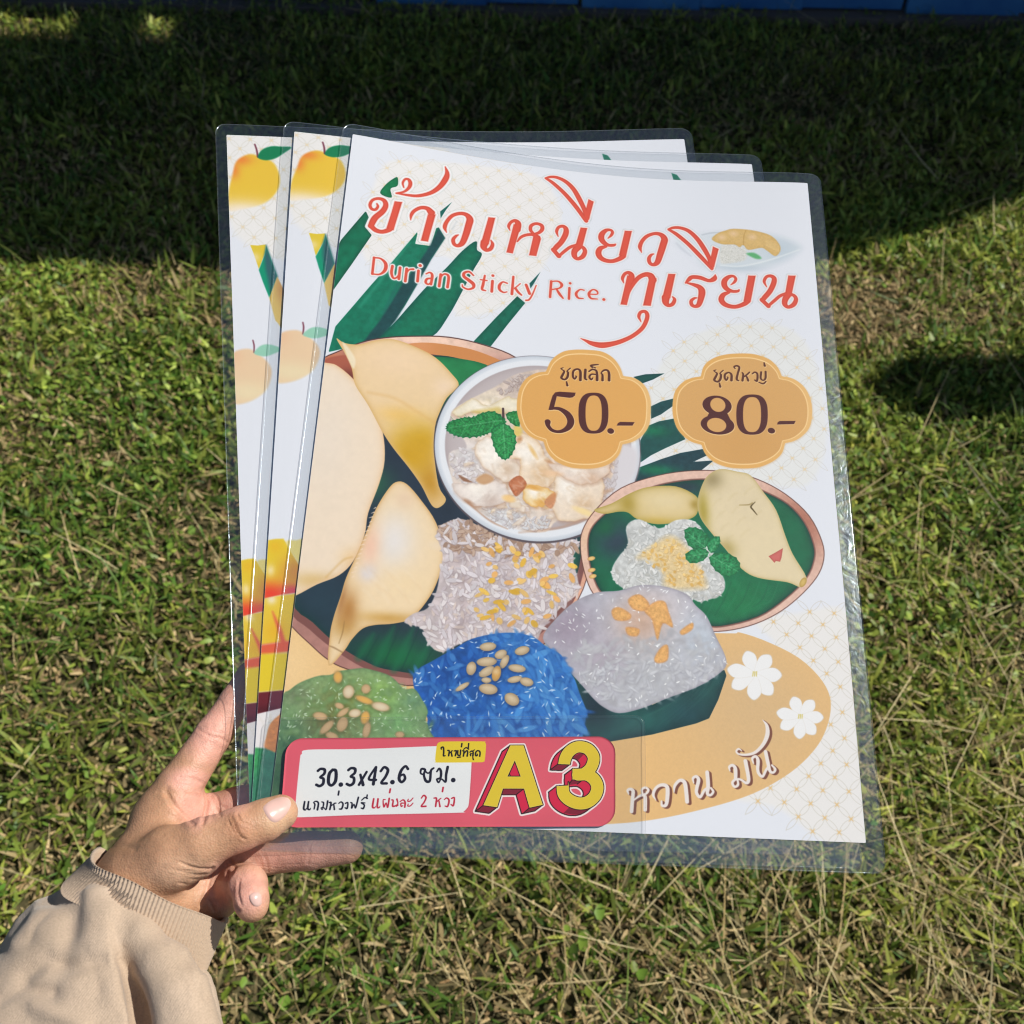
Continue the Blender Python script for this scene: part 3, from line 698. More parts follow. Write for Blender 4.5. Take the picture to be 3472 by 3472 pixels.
    # jasmine flowers
    for cx, cy, k in ((1060, 458, 1.0), (1308, 690, .86)):
        for q, (a_, L_) in enumerate([(-110, 135), (-50, 135), (3, 150), (50, 150), (92, 145), (149, 148), (190, 155)]):
            a = math.radians(a_); L_ *= k
            ex, ey = cx + L_ * math.cos(a), cy + L_ * math.sin(a)
            nx, ny = -math.sin(a) * 38 * k, math.cos(a) * 38 * k
            m = .62
            pts = [(cx, cy), (cx + (ex - cx) * .35 + nx * .8, cy + (ey - cy) * .35 + ny * .8), (cx + (ex - cx) * .75 + nx, cy + (ey - cy) * .75 + ny), (ex, ey), (cx + (ex - cx) * .75 - nx, cy + (ey - cy) * .75 - ny), (cx + (ex - cx) * .35 - nx * .8, cy + (ey - cy) * .35 - ny * .8)]
            p.poly(pts, c7, (212, 206, 196), f=2)
            p.poly([(cx + (x - cx) * .97, cy + (y - cy) * .97) for x, y in pts], c7, (236, 238, 242), f=1.5)
        for q in range(3):
            p.stroke([(cx - 12 * k + q * 10, cy + 12 * k, 4), (cx - 8 * k + q * 9, cy - 12 * k, 5)], c7, (206, 190, 90), f=2)
    # little glass dish
    p.poly([(630, 370), (760, 300), (900, 272), (1100, 256), (1500, 270), (1700, 310), (1850, 370), (1910, 420), (1850, 490), (1700, 575), (1500, 640), (1300, 665), (1080, 652), (900, 610), (760, 500)], cC, (206, 218, 228), f=26, alpha=.85, grad=[(800, 450, 200, (224, 230, 242)), (1400, 640, 330, (186, 202, 216), 40), (1700, 440, 160, (190, 206, 220))])
    p.stroke([(640, 370, 3), (700, 430, 14), (790, 500, 4)], cC, (190, 198, 212), f=10, alpha=.7)
    p.stroke([(900, 285, 10), (1000, 265, 12), (1090, 262, 6)], cC, (188, 198, 210), f=5)
    p.stroke([(1090, 596, 8), (1300, 605, 12), (1600, 540, 12), (1890, 440, 6)], cC, (228, 236, 242), f=6)
    p.stroke([(1700, 300, 5), (1850, 350, 8), (1900, 400, 4)], cC, (220, 230, 238), f=6)
    p.poly([(1095, 400), (1240, 390), (1340, 430), (1355, 500), (1320, 550), (1200, 572), (1085, 570)], cC, (216, 218, 216), f=8, noise=.1, cell=6)
    p.grains([(1100, 410), (1240, 400), (1345, 450), (1330, 540), (1100, 565)], cC, 70, 16, 7, [(228, 230, 228), (204, 206, 200)], 61, dark=(180, 182, 176), dk=.3, alpha=.6)
    p.poly([(1000, 330), (1060, 270), (1140, 242), (1220, 225), (1400, 240), (1560, 280), (1640, 330), (1690, 400), (1690, 460), (1640, 505), (1560, 450), (1500, 420), (1370, 440), (1320, 390), (1280, 412), (1230, 385), (1100, 380)], cC, (216, 184, 122), rim=((206, 168, 98), 12), noise=.05, cell=14, f=4)
    p.stroke([(1345, 240, 3), (1325, 300, 5), (1320, 390, 4)], cC, (186, 150, 86), f=4)
    for x, y in ((1100, 310), (1220, 275), (1410, 310)):
        p.ell(x, y, 60, 50, 0, cC, (236, 206, 176), f=14, alpha=.7)
    for q in range(10):
        p.stroke([(1550 + q * 14, 340 + q * 6, 2), (1556 + q * 13, 400 + q * 7, 5)], cC, (240, 214, 160), f=3, alpha=.6)
    p.poly([(1350, 480), (1420, 470), (1480, 500), (1500, 530), (1440, 530)], cC, (100, 178, 122), f=6)
    # price badges
    def badge(cr, lobes, c, cc, k=0):
        P = []
        for L in lobes:
            P += crom(L, 5).tolist()[:-1]
        P = np.array(P)
        sh = P + [4, 6]
        p.poly(sh, cr, (206, 170, 120), f=8, smooth=False, alpha=.5)
        p.poly(P, cr, (226, 176, 104), f=1.3, smooth=False, grad=[(c[0] + 500, c[1], 400, (232, 192, 130), 500)])
        Q = c + (P - c) * [(1 - 36 / 690), (1 - 38 / 600)]
        p.poly(Q, cr, (246, 212, 154), f=1.4, smooth=False)
        Q = c + (P - c) * [(1 - 47 / 690), (1 - 50 / 600)]
        p.poly(Q, cr, cc, f=1.4, smooth=False, noise=.02, cell=5, grad=[(c[0], c[1] + 400, 500, (212, 164, 100) if k else (224, 170, 96))])

    badge(cE5, [[(330, 300), (390, 180), (500, 100), (620, 78), (760, 80), (900, 98), (1010, 160), (1080, 250), (1115, 345)], [(1115, 345), (1240, 370), (1340, 450), (1390, 570), (1396, 700), (1380, 840), (1320, 940), (1220, 1010), (1108, 1042)], [(1108, 1042), (1070, 1150), (980, 1235), (850, 1280), (700, 1288), (560, 1270), (430, 1210), (345, 1120), (305, 1012)], [(305, 1012), (190, 970), (100, 890), (50, 770), (35, 640), (60, 480), (130, 370), (230, 315), (330, 300)]], np.array([715, 680]), (222, 170, 98))
    badge(cE8, [[(345, 348), (380, 240), (470, 165), (600, 125), (760, 115), (900, 125), (1040, 175), (1130, 260), (1168, 345)], [(1168, 345), (1290, 375), (1400, 460), (1465, 590), (1478, 740), (1450, 870), (1370, 960), (1290, 1005), (1205, 1025)], [(1205, 1025), (1170, 1130), (1080, 1210), (940, 1268), (780, 1282), (620, 1268), (480, 1215), (390, 1130), (355, 1042)], [(355, 1042), (230, 1000), (120, 900), (70, 780), (58, 640), (85, 500), (160, 410), (250, 365), (345, 348)]], np.array([768, 700]), (216, 170, 108), 1)
    BR = (84, 44, 42)

    def digit(cr, add, hole=()):
        for col, g, o in (((240, 206, 150), 5, (2, 4)), (BR, 0, (0, 0))):
            for kind, a in add:
                if kind == 'e': p.ell(a[0] + o[0], a[1] + o[1], a[2] * 2 + 2 * g, a[3] * 2 + 2 * g, 0, cr, col, f=1.1)
                elif kind == 's': p.stroke(a, cr, col, f=1.1, grow=g, off=o)
                elif kind == 'p': p.poly([(x + o[0], y + o[1]) for x, y in a], cr, col, f=1.1, smooth=len(a) > 8)
        for a in hole:
            cc = (222, 170, 98) if cr is cE5 else (216, 168, 106)
            if len(a) == 4: p.ell(a[0], a[1], a[2] * 2, a[3] * 2, 0, cr, cc, f=1.3)
            else: p.poly(a, cr, cc, f=1.3)

    def sup(cx, cy, rx, ry, n=3.0):
        t = np.linspace(0, 2 * np.pi, 25)[:-1]
        c, s_ = np.cos(t), np.sin(t)
        return [(cx + rx * np.sign(a) * abs(a) ** (2 / n), cy + ry * np.sign(b) * abs(b) ** (2 / n)) for a, b in zip(c, s_)]

    digit(cE5, [('p', [(425, 512), (470, 505), (632, 516), (625, 545), (600, 564), (570, 568), (440, 552)]),
                ('p', [(425, 512), (441, 550), (412, 668), (400, 690), (356, 690), (380, 600), (398, 545)]),
                ('s', [(372, 682, 22), (420, 674, 30), (480, 685, 40), (550, 735, 60), (582, 800, 66), (565, 860, 58), (510, 900, 40), (450, 912, 30), (390, 895, 34), (352, 850, 40), (348, 812, 56)]),
                ('p', sup(813, 724, 152, 208, 2.7)), ('e', (988, 905, 32, 30)), ('p', [(1085, 812), (1232, 815), (1210, 850), (1050, 850), (1062, 825)])],
          [sup(815, 724, 83, 180, 2.6)])
    digit(cE8, [('e', (512, 642, 138, 106)), ('e', (517, 838, 160, 104)), ('p', [(440, 700), (600, 690), (650, 790), (560, 800), (400, 780)]),
                ('p', sup(868, 735, 160, 204, 2.7)), ('e', (1065, 898, 35, 30)), ('p', [(1150, 800), (1312, 800), (1295, 832), (1122, 836), (1130, 812)])],
          [(520, 636, 72, 76), (508, 840, 92, 76), sup(868, 735, 92, 178, 2.6)])

    def txt(cr, L, cols):
        for col, g, o in cols:
            for s_ in L: p.stroke(s_, cr, col, grow=g, off=o, f=1.0)

    chu = [[(505, 262, 10), (484, 270, 12), (500, 284, 12), (516, 300, 18), (500, 335, 22), (488, 365, 22), (520, 382, 18), (548, 358, 22), (556, 312, 20), (546, 296, 12), (578, 266, 12)], [(540, 405, 14), (548, 442, 22)]]
    L50 = chu + [[(628, 345, 8), (640, 352, 14), (622, 375, 18), (605, 350, 20), (610, 295, 20), (650, 275, 18), (680, 300, 24), (680, 388, 26)],
                 [(732, 282, 24), (728, 365, 24), (745, 385, 14)],
                 [(768, 300, 14), (800, 280, 18), (840, 290, 20), (850, 330, 24), (850, 388, 26)], [(845, 332, 14), (795, 328, 16), (772, 355, 20), (790, 382, 18), (808, 365, 10)],
                 [(802, 262, 12), (788, 240, 18), (830, 232, 16), (862, 230, 12)], [(800, 250, 12), (835, 264, 12)],
                 [(905, 390, 24), (905, 335, 20), (892, 315, 12), (920, 288, 18), (955, 288, 20), (972, 320, 24), (972, 390, 26)]]
    txt(cE5, L50, (((240, 206, 150), 2, (4, 5)), ((88, 50, 40), 0, (0, 0))))
    d5 = (0, 18)
    L80 = [[(x - 4, y + 20 if y < 400 else y + 10, w_) for x, y, w_ in s_] for s_ in chu] + [
        [(612, 352, 8), (622, 360, 14), (605, 385, 18), (590, 360, 20), (595, 325, 20), (630, 308, 16), (658, 330, 22), (658, 388, 24)],
        [(695, 268, 12), (685, 250, 16), (712, 240, 18), (738, 258, 20), (722, 320, 20), (712, 375, 22), (732, 392, 12)],
        [(768, 310, 14), (778, 330, 20), (770, 390, 22)], [(775, 358, 12), (815, 330, 16), (842, 305, 14)], [(800, 342, 14), (815, 355, 18), (828, 390, 22)],
        [(870, 322, 12), (895, 305, 16), (922, 325, 20), (918, 392, 20), (895, 385, 14)], [(960, 305, 20), (955, 365, 20), (980, 388, 14), (1004, 365, 20), (1005, 300, 20)],
        [(938, 408, 12), (980, 422, 16), (1008, 400, 14)], [(990, 210, 14), (996, 240, 22)]]
    txt(cE8, L80, (((238, 202, 146), 2, (4, 5)), ((96, 58, 44), 0, (0, 0))))

    # title lettering
    RED = (220, 88, 70)

    def glyphs(cr, items, halo=20):
        for col, g, f_, al in (((170, 184, 186), halo + 6, 6, .35), ((240, 242, 247), halo, 2, 1), ((240, 180, 170), 4, 4, .7), ((206, 78, 60), 0, 1.3, 1)):
            for it in items:
                if it[0] == 'q':
                    P = np.array(it[1], float); c = P.mean(0)
                    if g: 
                        for i in range(len(P)):
                            p.stroke([(*P[i], 2), (*P[(i + 1) % len(P)], 2)], cr, col, grow=g, f=f_, alpha=al)
                    p.poly(P, cr, col, f=f_, smooth=False, alpha=al)
                else:
                    p.stroke(it[1], cr, col, grow=g, f=f_, alpha=al, n=6)
        for it in items:       # paler heart of each stroke
            if it[0] == 'q':
                P = np.array(it[1], float); c = P.mean(0); p.poly(c + (P - c) * [.72, .96], cr, RED, f=3, smooth=False)
            else:
                p.stroke([(x, y + 3, w_ * .62) for x, y, w_ in it[1]], cr, RED, f=3, n=6)

    s = lambda *a: ('s', list(a)); q = lambda *a: ('q', list(a))
    TA = [s((232, 452, 12), (242, 480, 22), (218, 512, 26), (178, 505, 28), (162, 462, 28), (190, 415, 26), (250, 400, 30), (305, 420, 40), (322, 470, 46), (290, 530, 52), (220, 590, 56), (190, 635, 56), (170, 680, 50)),
          s((172, 680, 48), (220, 722, 46), (285, 738, 42), (350, 720, 46), (375, 700, 50)), q((415, 428), (488, 436), (400, 720), (330, 700), (375, 560)),
          s((505, 285, 10), (495, 240, 18), (520, 202, 20), (555, 206, 28), (572, 240, 34), (560, 285, 30), (510, 328, 20), (430, 345, 14)),
          s((430, 345, 12), (560, 366, 26), (660, 370, 32), (780, 340, 38), (870, 280, 46), (930, 200, 52), (947, 140, 38), (928, 75, 8)),
          s((575, 615, 6), (582, 565, 28), (615, 522, 32), (680, 492, 36), (745, 500, 46), (785, 540, 66)), q((752, 560), (828, 562), (750, 835), (680, 825)),
          s((940, 742, 4), (922, 690, 34), (945, 630, 34), (1000, 572, 34), (1080, 550, 36), (1145, 565, 46), (1178, 610, 62), (1165, 670, 62), (1135, 770, 58), (1100, 850, 50), (1055, 877, 34), (1018, 860, 34), (1008, 815, 32), (1035, 780, 24), (1060, 766, 8)),
          q((1368, 590), (1434, 596), (1368, 860), (1292, 850)), s((1328, 845, 72), (1318, 890, 56), (1345, 922, 36), (1388, 908, 36), (1408, 862, 30), (1392, 822, 10))]
    glyphs(cA, TA)
    TB = [s((85, 722, 6), (72, 680, 26), (98, 638, 28), (140, 626, 38), (168, 655, 54), (158, 715, 62)), q((125, 660), (194, 680), (112, 955), (50, 945)),
          s((160, 835, 12), (200, 790, 26), (260, 768, 30), (325, 768, 34), (362, 795, 60)), q((322, 790), (400, 808), (352, 982), (280, 975)),
          s((328, 762, 26), (295, 720, 30), (302, 675, 30), (352, 655, 30), (405, 672, 34), (413, 712, 34), (382, 745, 30), (330, 764, 26)),
          s((575, 785, 6), (560, 735, 26), (580, 692, 28), (625, 682, 34), (655, 710, 44), (650, 765, 50), (608, 840, 48), (560, 890, 48), (530, 925, 40)),
          s((525, 918, 38), (582, 985, 42)), s((590, 978, 26), (640, 935, 30), (700, 892, 30), (765, 872, 30)), q((805, 695), (870, 700), (818, 900), (748, 890)),
          s((780, 890, 64), (742, 935, 54), (742, 985, 46), (775, 1012, 34), (825, 988, 42), (848, 938, 38), (832, 900, 34), (795, 880, 26)),
          s((448, 195, 18), (500, 182, 26), (570, 190, 32), (655, 232, 38), (730, 305, 42), (790, 405, 44), (845, 520, 40), (865, 590, 50)),
          s((452, 198, 20), (520, 242, 34), (640, 350, 38), (760, 488, 40), (860, 628, 34)), q((885, 408), (936, 432), (888, 610), (862, 642), (845, 560)),
          s((1082, 802, 6), (1115, 772, 24), (1128, 740, 26), (1108, 718, 26), (1062, 722, 36), (1020, 762, 50), (1016, 810, 52), (1045, 850, 46), (1090, 872, 32), (1140, 872, 28), (1160, 860, 10)),
          s((1060, 885, 28), (1005, 905, 44), (985, 950, 52), (1005, 998, 50), (1060, 1028, 44), (1130, 1034, 40), (1200, 1010, 44), (1235, 985, 50)), q((1255, 725), (1325, 728), (1264, 988), (1195, 975)),
          s((1425, 945, 4), (1408, 890, 34), (1430, 830, 34), (1482, 778, 34), (1560, 752, 34), (1625, 765, 46), (1658, 808, 60), (1645, 865, 62), (1615, 960, 58), (1585, 1045, 48), (1543, 1070, 34), (1508, 1050, 34), (1500, 1005, 32), (1522, 970, 24), (1550, 958, 8))]
    glyphs(cB, TB, 12)
    TC = [s((560, 228, 18), (610, 212, 28), (680, 214, 32), (765, 246, 38), (850, 324, 42), (918, 422, 44), (972, 520, 40), (995, 585, 50)),
          s((562, 232, 22), (640, 278, 36), (760, 378, 38), (880, 500, 40), (998, 628, 32)), q((1012, 405), (1068, 430), (1022, 610), (1000, 646), (980, 560)),
          s((102, 775, 6), (90, 730, 28), (115, 683, 30), (155, 672, 38), (182, 700, 52), (175, 760, 60)), q((140, 700), (210, 715), (132, 1000), (70, 995)),
          s((150, 885, 16), (190, 800, 36), (250, 725, 42), (320, 690, 48), (375, 700, 60), (398, 745, 70)), q((362, 730), (435, 728), (376, 1008), (300, 1005)),
          s((278, 1172, 6), (256, 1120, 28), (275, 1075, 30), (320, 1068, 34), (342, 1102, 38), (332, 1160, 38), (288, 1240, 38), (200, 1312, 38), (100, 1362, 42), (0, 1394, 48), (-120, 1412, 60), (-220, 1394, 46), (-280, 1367, 26), (-335, 1342, 4)),
          q((558, 683), (628, 685), (575, 930), (495, 930)), s((530, 925, 72), (530, 975, 58), (558, 1005, 36), (600, 990, 36), (620, 945, 30), (600, 915, 10)),
          s((1035, 692, 8), (1024, 732, 46), (970, 752, 36), (880, 722, 42), (800, 716, 40), (765, 742, 36), (732, 775, 12)),
          s((738, 772, 12), (820, 795, 36), (875, 820, 50), (898, 860, 62), (890, 925, 56), (865, 998, 44), (828, 1014, 34), (795, 998, 34), (790, 958, 30), (820, 932, 22), (848, 926, 8)),
          s((1192, 795, 6), (1228, 768, 24), (1242, 735, 26), (1218, 708, 26), (1172, 714, 36), (1130, 752, 50), (1126, 800, 52), (1155, 840, 46), (1210, 862, 32), (1262, 860, 26), (1276, 845, 10)),
          s((1170, 872, 28), (1115, 898, 44), (1095, 945, 52), (1122, 988, 50), (1180, 1014, 44), (1250, 1018, 40), (1325, 992, 44), (1360, 965, 50)), q((1370, 703), (1443, 705), (1392, 968), (1322, 960)),
          s((1555, 818, 6), (1530, 765, 26), (1552, 718, 28), (1595, 708, 34), (1630, 732, 44), (1625, 785, 48), (1588, 862, 48), (1535, 925, 46), (1510, 955, 40)),
          s((1505, 950, 38), (1572, 1015, 40)), s((1580, 1005, 26), (1630, 962, 30), (1690, 912, 30), (1750, 888, 30)), q((1775, 705), (1848, 707), (1804, 915), (1740, 905)),
          s((1768, 905, 60), (1742, 950, 54), (1740, 998, 46), (1775, 1025, 34), (1828, 1000, 42), (1852, 950, 38), (1836, 912, 34), (1788, 888, 26))]
    glyphs(cC, TC, 12)
    EA = [s((203, 1000, 22), (185, 1165, 22)), s((200, 1000, 12), (270, 1010, 16), (320, 1060, 30), (315, 1125, 30), (262, 1168, 16), (185, 1166, 12)),
          s((390, 1085, 24), (380, 1155, 24), (398, 1205, 20), (430, 1202, 14), (462, 1165, 12)), s((468, 1100, 24), (455, 1215, 24)),
          s((535, 1112, 24), (520, 1238, 24)), s((532, 1155, 10), (562, 1120, 14), (602, 1116, 20)), s((655, 1130, 24), (645, 1238, 24)), s((672, 1078, 30), (672, 1079, 30)),
          s((732, 1162, 10), (770, 1148, 14), (795, 1178, 24), (782, 1268, 22)), s((787, 1206, 12), (742, 1214, 20), (728, 1248, 22), (755, 1268, 14), (785, 1245, 10)),
          s((882, 1168, 24), (865, 1288, 24)), s((878, 1200, 10), (912, 1165, 14), (950, 1172, 22), (962, 1205, 24), (950, 1298, 24)),
          s((1215, 1178, 12), (1170, 1140, 18), (1122, 1152, 24), (1118, 1188, 28), (1165, 1225, 32), (1212, 1265, 32), (1212, 1302, 22), (1160, 1318, 16), (1108, 1295, 14), (1100, 1270, 8)),
          s((1330, 1180, 16), (1312, 1270, 24), (1302, 1318, 20), (1338, 1332, 10)), s((1285, 1220, 10), (1352, 1230, 10)),
          s((1408, 1235, 24), (1400, 1342, 24)), s((1412, 1180, 26), (1412, 1181, 26)),
          s((1558, 1258, 12), (1512, 1245, 14), (1478, 1282, 26), (1482, 1325, 22), (1520, 1350, 14), (1555, 1345, 8)),
          s((1620, 1192, 20), (1605, 1368, 24)), s((1690, 1262, 8), (1632, 1312, 10)), s((1640, 1308, 20), (1670, 1350, 22), (1702, 1378, 14)),
          s((1750, 1275, 24), (1785, 1365, 26)), s((1852, 1280, 8), (1815, 1370, 12), (1780, 1425, 14), (1748, 1432, 14))]
    glyphs(cA, EA, 14)
    EB = [s((505, 1240, 22), (493, 1400, 22)), s((500, 1240, 10), (575, 1240, 14), (612, 1275, 26), (590, 1308, 14), (515, 1322, 10)), s((560, 1320, 16), (590, 1370, 24), (625, 1412, 14)),
          s((690, 1308, 22), (685, 1418, 22)), s((697, 1260, 24), (697, 1261, 24)), s((840, 1330, 10), (795, 1325, 12), (758, 1365, 24), (778, 1408, 18), (830, 1415, 8)),
          s((890, 1370, 10), (972, 1370, 10), (968, 1338, 16), (925, 1325, 12), (888, 1365, 24), (908, 1412, 18), (975, 1420, 8)), s((1040, 1425, 28), (1040, 1426, 28))]
    glyphs(cB, EB, 8)
    WT = [[(150, 935, 14), (140, 900, 26), (165, 885, 30), (195, 905, 36), (190, 980, 38), (180, 1112, 38)], [(200, 1000, 14), (250, 962, 24), (295, 945, 30), (318, 970, 38), (318, 1095, 38)],
          [(295, 945, 20), (285, 890, 24), (320, 870, 24), (350, 892, 26), (335, 925, 24), (300, 942, 18)],
          [(430, 1002, 6), (400, 940, 30), (430, 872, 30), (490, 842, 34), (542, 865, 42), (545, 960, 42), (530, 1045, 36), (490, 1052, 26), (485, 1010, 20)],
          [(612, 918, 10), (620, 850, 30), (670, 797, 32), (718, 815, 42), (735, 900, 42), (745, 1012, 42)],
          [(812, 822, 14), (805, 775, 26), (840, 757, 30), (862, 792, 38), (845, 870, 36), (842, 925, 34), (878, 965, 30), (920, 900, 28), (960, 870, 28)], [(950, 715, 40), (960, 850, 40), (952, 930, 34), (985, 945, 26), (1012, 910, 26), (988, 874, 22)],
          [(1182, 700, 12), (1175, 660, 26), (1210, 642, 30), (1238, 680, 38), (1240, 780, 36)], [(1240, 780, 24), (1207, 820, 28), (1230, 860, 26), (1265, 840, 26), (1262, 785, 22), (1300, 792, 24), (1350, 822, 30), (1372, 780, 38), (1340, 600, 42)],
          [(1300, 492, 12), (1270, 476, 20), (1247, 500, 20), (1272, 528, 20), (1350, 535, 24), (1440, 510, 30), (1520, 430, 36), (1563, 330, 44), (1558, 240, 34), (1515, 180, 6)],
          [(1422, 622, 14), (1410, 572, 26), (1445, 552, 28), (1468, 592, 36), (1465, 680, 34), (1478, 728, 32), (1515, 755, 28), (1550, 692, 26), (1580, 652, 26)], [(1545, 505, 38), (1570, 620, 38), (1590, 700, 32), (1625, 715, 24), (1645, 682, 24), (1610, 642, 20)]]
    for k in range(6):
        for s_ in WT: p.stroke(s_, cW, (124, 78, 64), off=(6 + k * 4, 3 + k * 2.2), f=1.2, n=4)
    for s_ in WT: p.stroke(s_, cW, (232, 226, 224), f=1.2)
    return p
# ------------------------------------------------------------------ the print of the two posters behind, and of the size card
def paint_mango():
    p = Pad(S2, 900, 1286, (226, 231, 243))
    p.lattice([(960, 440), (1300, 440), (1500, 480), (1520, 700), (1300, 860), (1180, 850), (1060, 800), (990, 740), (960, 600)], SRC, 42, 4, 8, (234, 235, 236), (216, 215, 210), (232, 216, 186))
    def mango(cr, pts, col, g, stem, leaf, lcol):
        p.poly(pts, cr, col, grad=g, f=5)
        p.stroke(stem, cr, (120, 62, 80), f=2)
        p.poly(leaf, cr, lcol, f=3)
    mango(c3b, [(860, 660), (920, 500), (960, 400), (1030, 350), (1120, 330), (1200, 350), (1300, 390), (1370, 440), (1410, 540), (1400, 640), (1330, 730), (1200, 800), (1000, 830), (840, 830)],
          (231, 195, 66), [(1010, 370, 110, (232, 140, 62), 60), (930, 460, 60, (232, 140, 62), 90), (1000, 850, 400, (243, 232, 218), 110)],
          [(1180, 245, 14), (1195, 300, 16), (1200, 360, 18)], [(1200, 358), (1250, 300), (1350, 275), (1450, 285), (1560, 300), (1480, 345), (1390, 385), (1300, 398), (1230, 385)], (20, 128, 84))
    p.poly([(1040, 1170), (1120, 1180), (1205, 1175), (1190, 1250), (1110, 1400), (1070, 1260)], c3b, (222, 198, 60), smooth=False, grad=[(1080, 1290, 50, (234, 216, 140))])
    p.poly([(1210, 1185), (1300, 1480), (1195, 1680), (1140, 1520), (1108, 1410), (1180, 1280)], c3b, (20, 150, 116), smooth=False, f=2)
    p.poly([(1210, 1185), (1300, 1480), (1215, 1640), (1180, 1400), (1180, 1290)], c3b, (52, 100, 106), smooth=False, f=8)
    p.poly([(1300, 1480), (1420, 1760), (1500, 2100), (1400, 2160), (1270, 1932), (1240, 1900), (1195, 1680)], c3b, (228, 200, 116), smooth=False, f=2, grad=[(1330, 1600, 60, (206, 160, 96), 160)])
    mango(c4b, [(720, 300), (780, 255), (880, 236), (960, 250), (1060, 320), (1130, 395), (1152, 480), (1110, 600), (1040, 680), (900, 750), (720, 775), (560, 700), (560, 420)],
          (232, 204, 170), [(870, 660, 280, (234, 218, 182), 110), (760, 300, 90, (232, 196, 162))],
          [(978, 158, 12), (986, 210, 14), (978, 275, 12)], [(978, 280), (1050, 218), (1130, 204), (1220, 225), (1290, 262), (1220, 290), (1120, 318), (1040, 312)], (150, 206, 186))
    Y = (228, 202, 56)
    p.poly([(560, 575), (640, 562), (720, 560), (760, 620), (870, 810), (1000, 1000), (1000, 1090), (840, 1110), (700, 1130), (520, 1170), (500, 900)], c5b, Y, smooth=False, f=3,
           grad=[(600, 1120, 260, (232, 70, 50), 130), (840, 900, 160, (212, 150, 70), 170), (830, 1090, 120, (214, 80, 96), 60), (590, 880, 40, (240, 222, 160), 60), (640, 640, 80, (230, 190, 50))])
    p.poly([(750, 600), (850, 575), (960, 590), (1040, 900), (980, 960), (870, 800)], c5b, (232, 220, 140), f=4)
    p.poly([(500, 1180), (545, 1165), (640, 1145), (1040, 1090), (980, 1590), (780, 1600), (480, 1640)], c5b, (230, 200, 66), smooth=False, f=3, grad=[(600, 1180, 50, (240, 228, 190)), (640, 1500, 130, (230, 184, 50))])
    for pts in ([(610, 1300, 6), (640, 1380, 26), (680, 1480, 40), (720, 1620, 50)], [(880, 1330, 6), (930, 1480, 30), (960, 1600, 40)]):
        p.stroke(pts, c5b, (222, 104, 78), f=5)
    p.poly([(470, 1640), (780, 1595), (980, 1575), (980, 1690), (770, 1710), (470, 1750)], c5b, (224, 100, 70), f=5, smooth=False)
    p.poly([(200, -70), (700, -90), (700, 290), (555, 312), (300, 335), (180, 350)], c6b, (226, 202, 50), f=6, smooth=False)
    p.poly([(180, 350), (300, 335), (555, 312), (700, 290), (700, 480), (540, 500), (285, 560), (180, 600)], c6b, (108, 34, 44), f=2, smooth=False, grad=[(420, 520, 200, (84, 26, 36), 50)])
    p.poly([(150, 600), (285, 562), (540, 500), (760, 450), (760, 1500), (150, 1600)], c6b, (232, 230, 234), smooth=False)
    for q in range(6):
        p.stroke([(280 + q * 30, 560 + q * 60, 3), (360 + q * 20, 640 + q * 40, 3), (430, 560 + q * 10, 3)], c6b, (222, 218, 210), f=2)
    p.poly([(560, 540), (520, 570), (450, 630), (410, 690), (380, 800), (358, 920), (470, 970), (620, 980)], c6b, (224, 148, 84), f=2, noise=.1)
    p.poly([(150, 930), (255, 915), (370, 925), (480, 970), (620, 1000), (620, 1700), (100, 1700)], c6b, (60, 128, 104), f=3, noise=.15, smooth=False, grad=[(240, 1000, 70, (70, 176, 96), 220)])
    lf = S2.px(S3.inv(np.array([(2041, 520), (2060, 526), (2078, 551), (2066, 566), (2050, 550)], float)))
    p.poly(lf, SRC, (24, 124, 92), smooth=False)
    return p


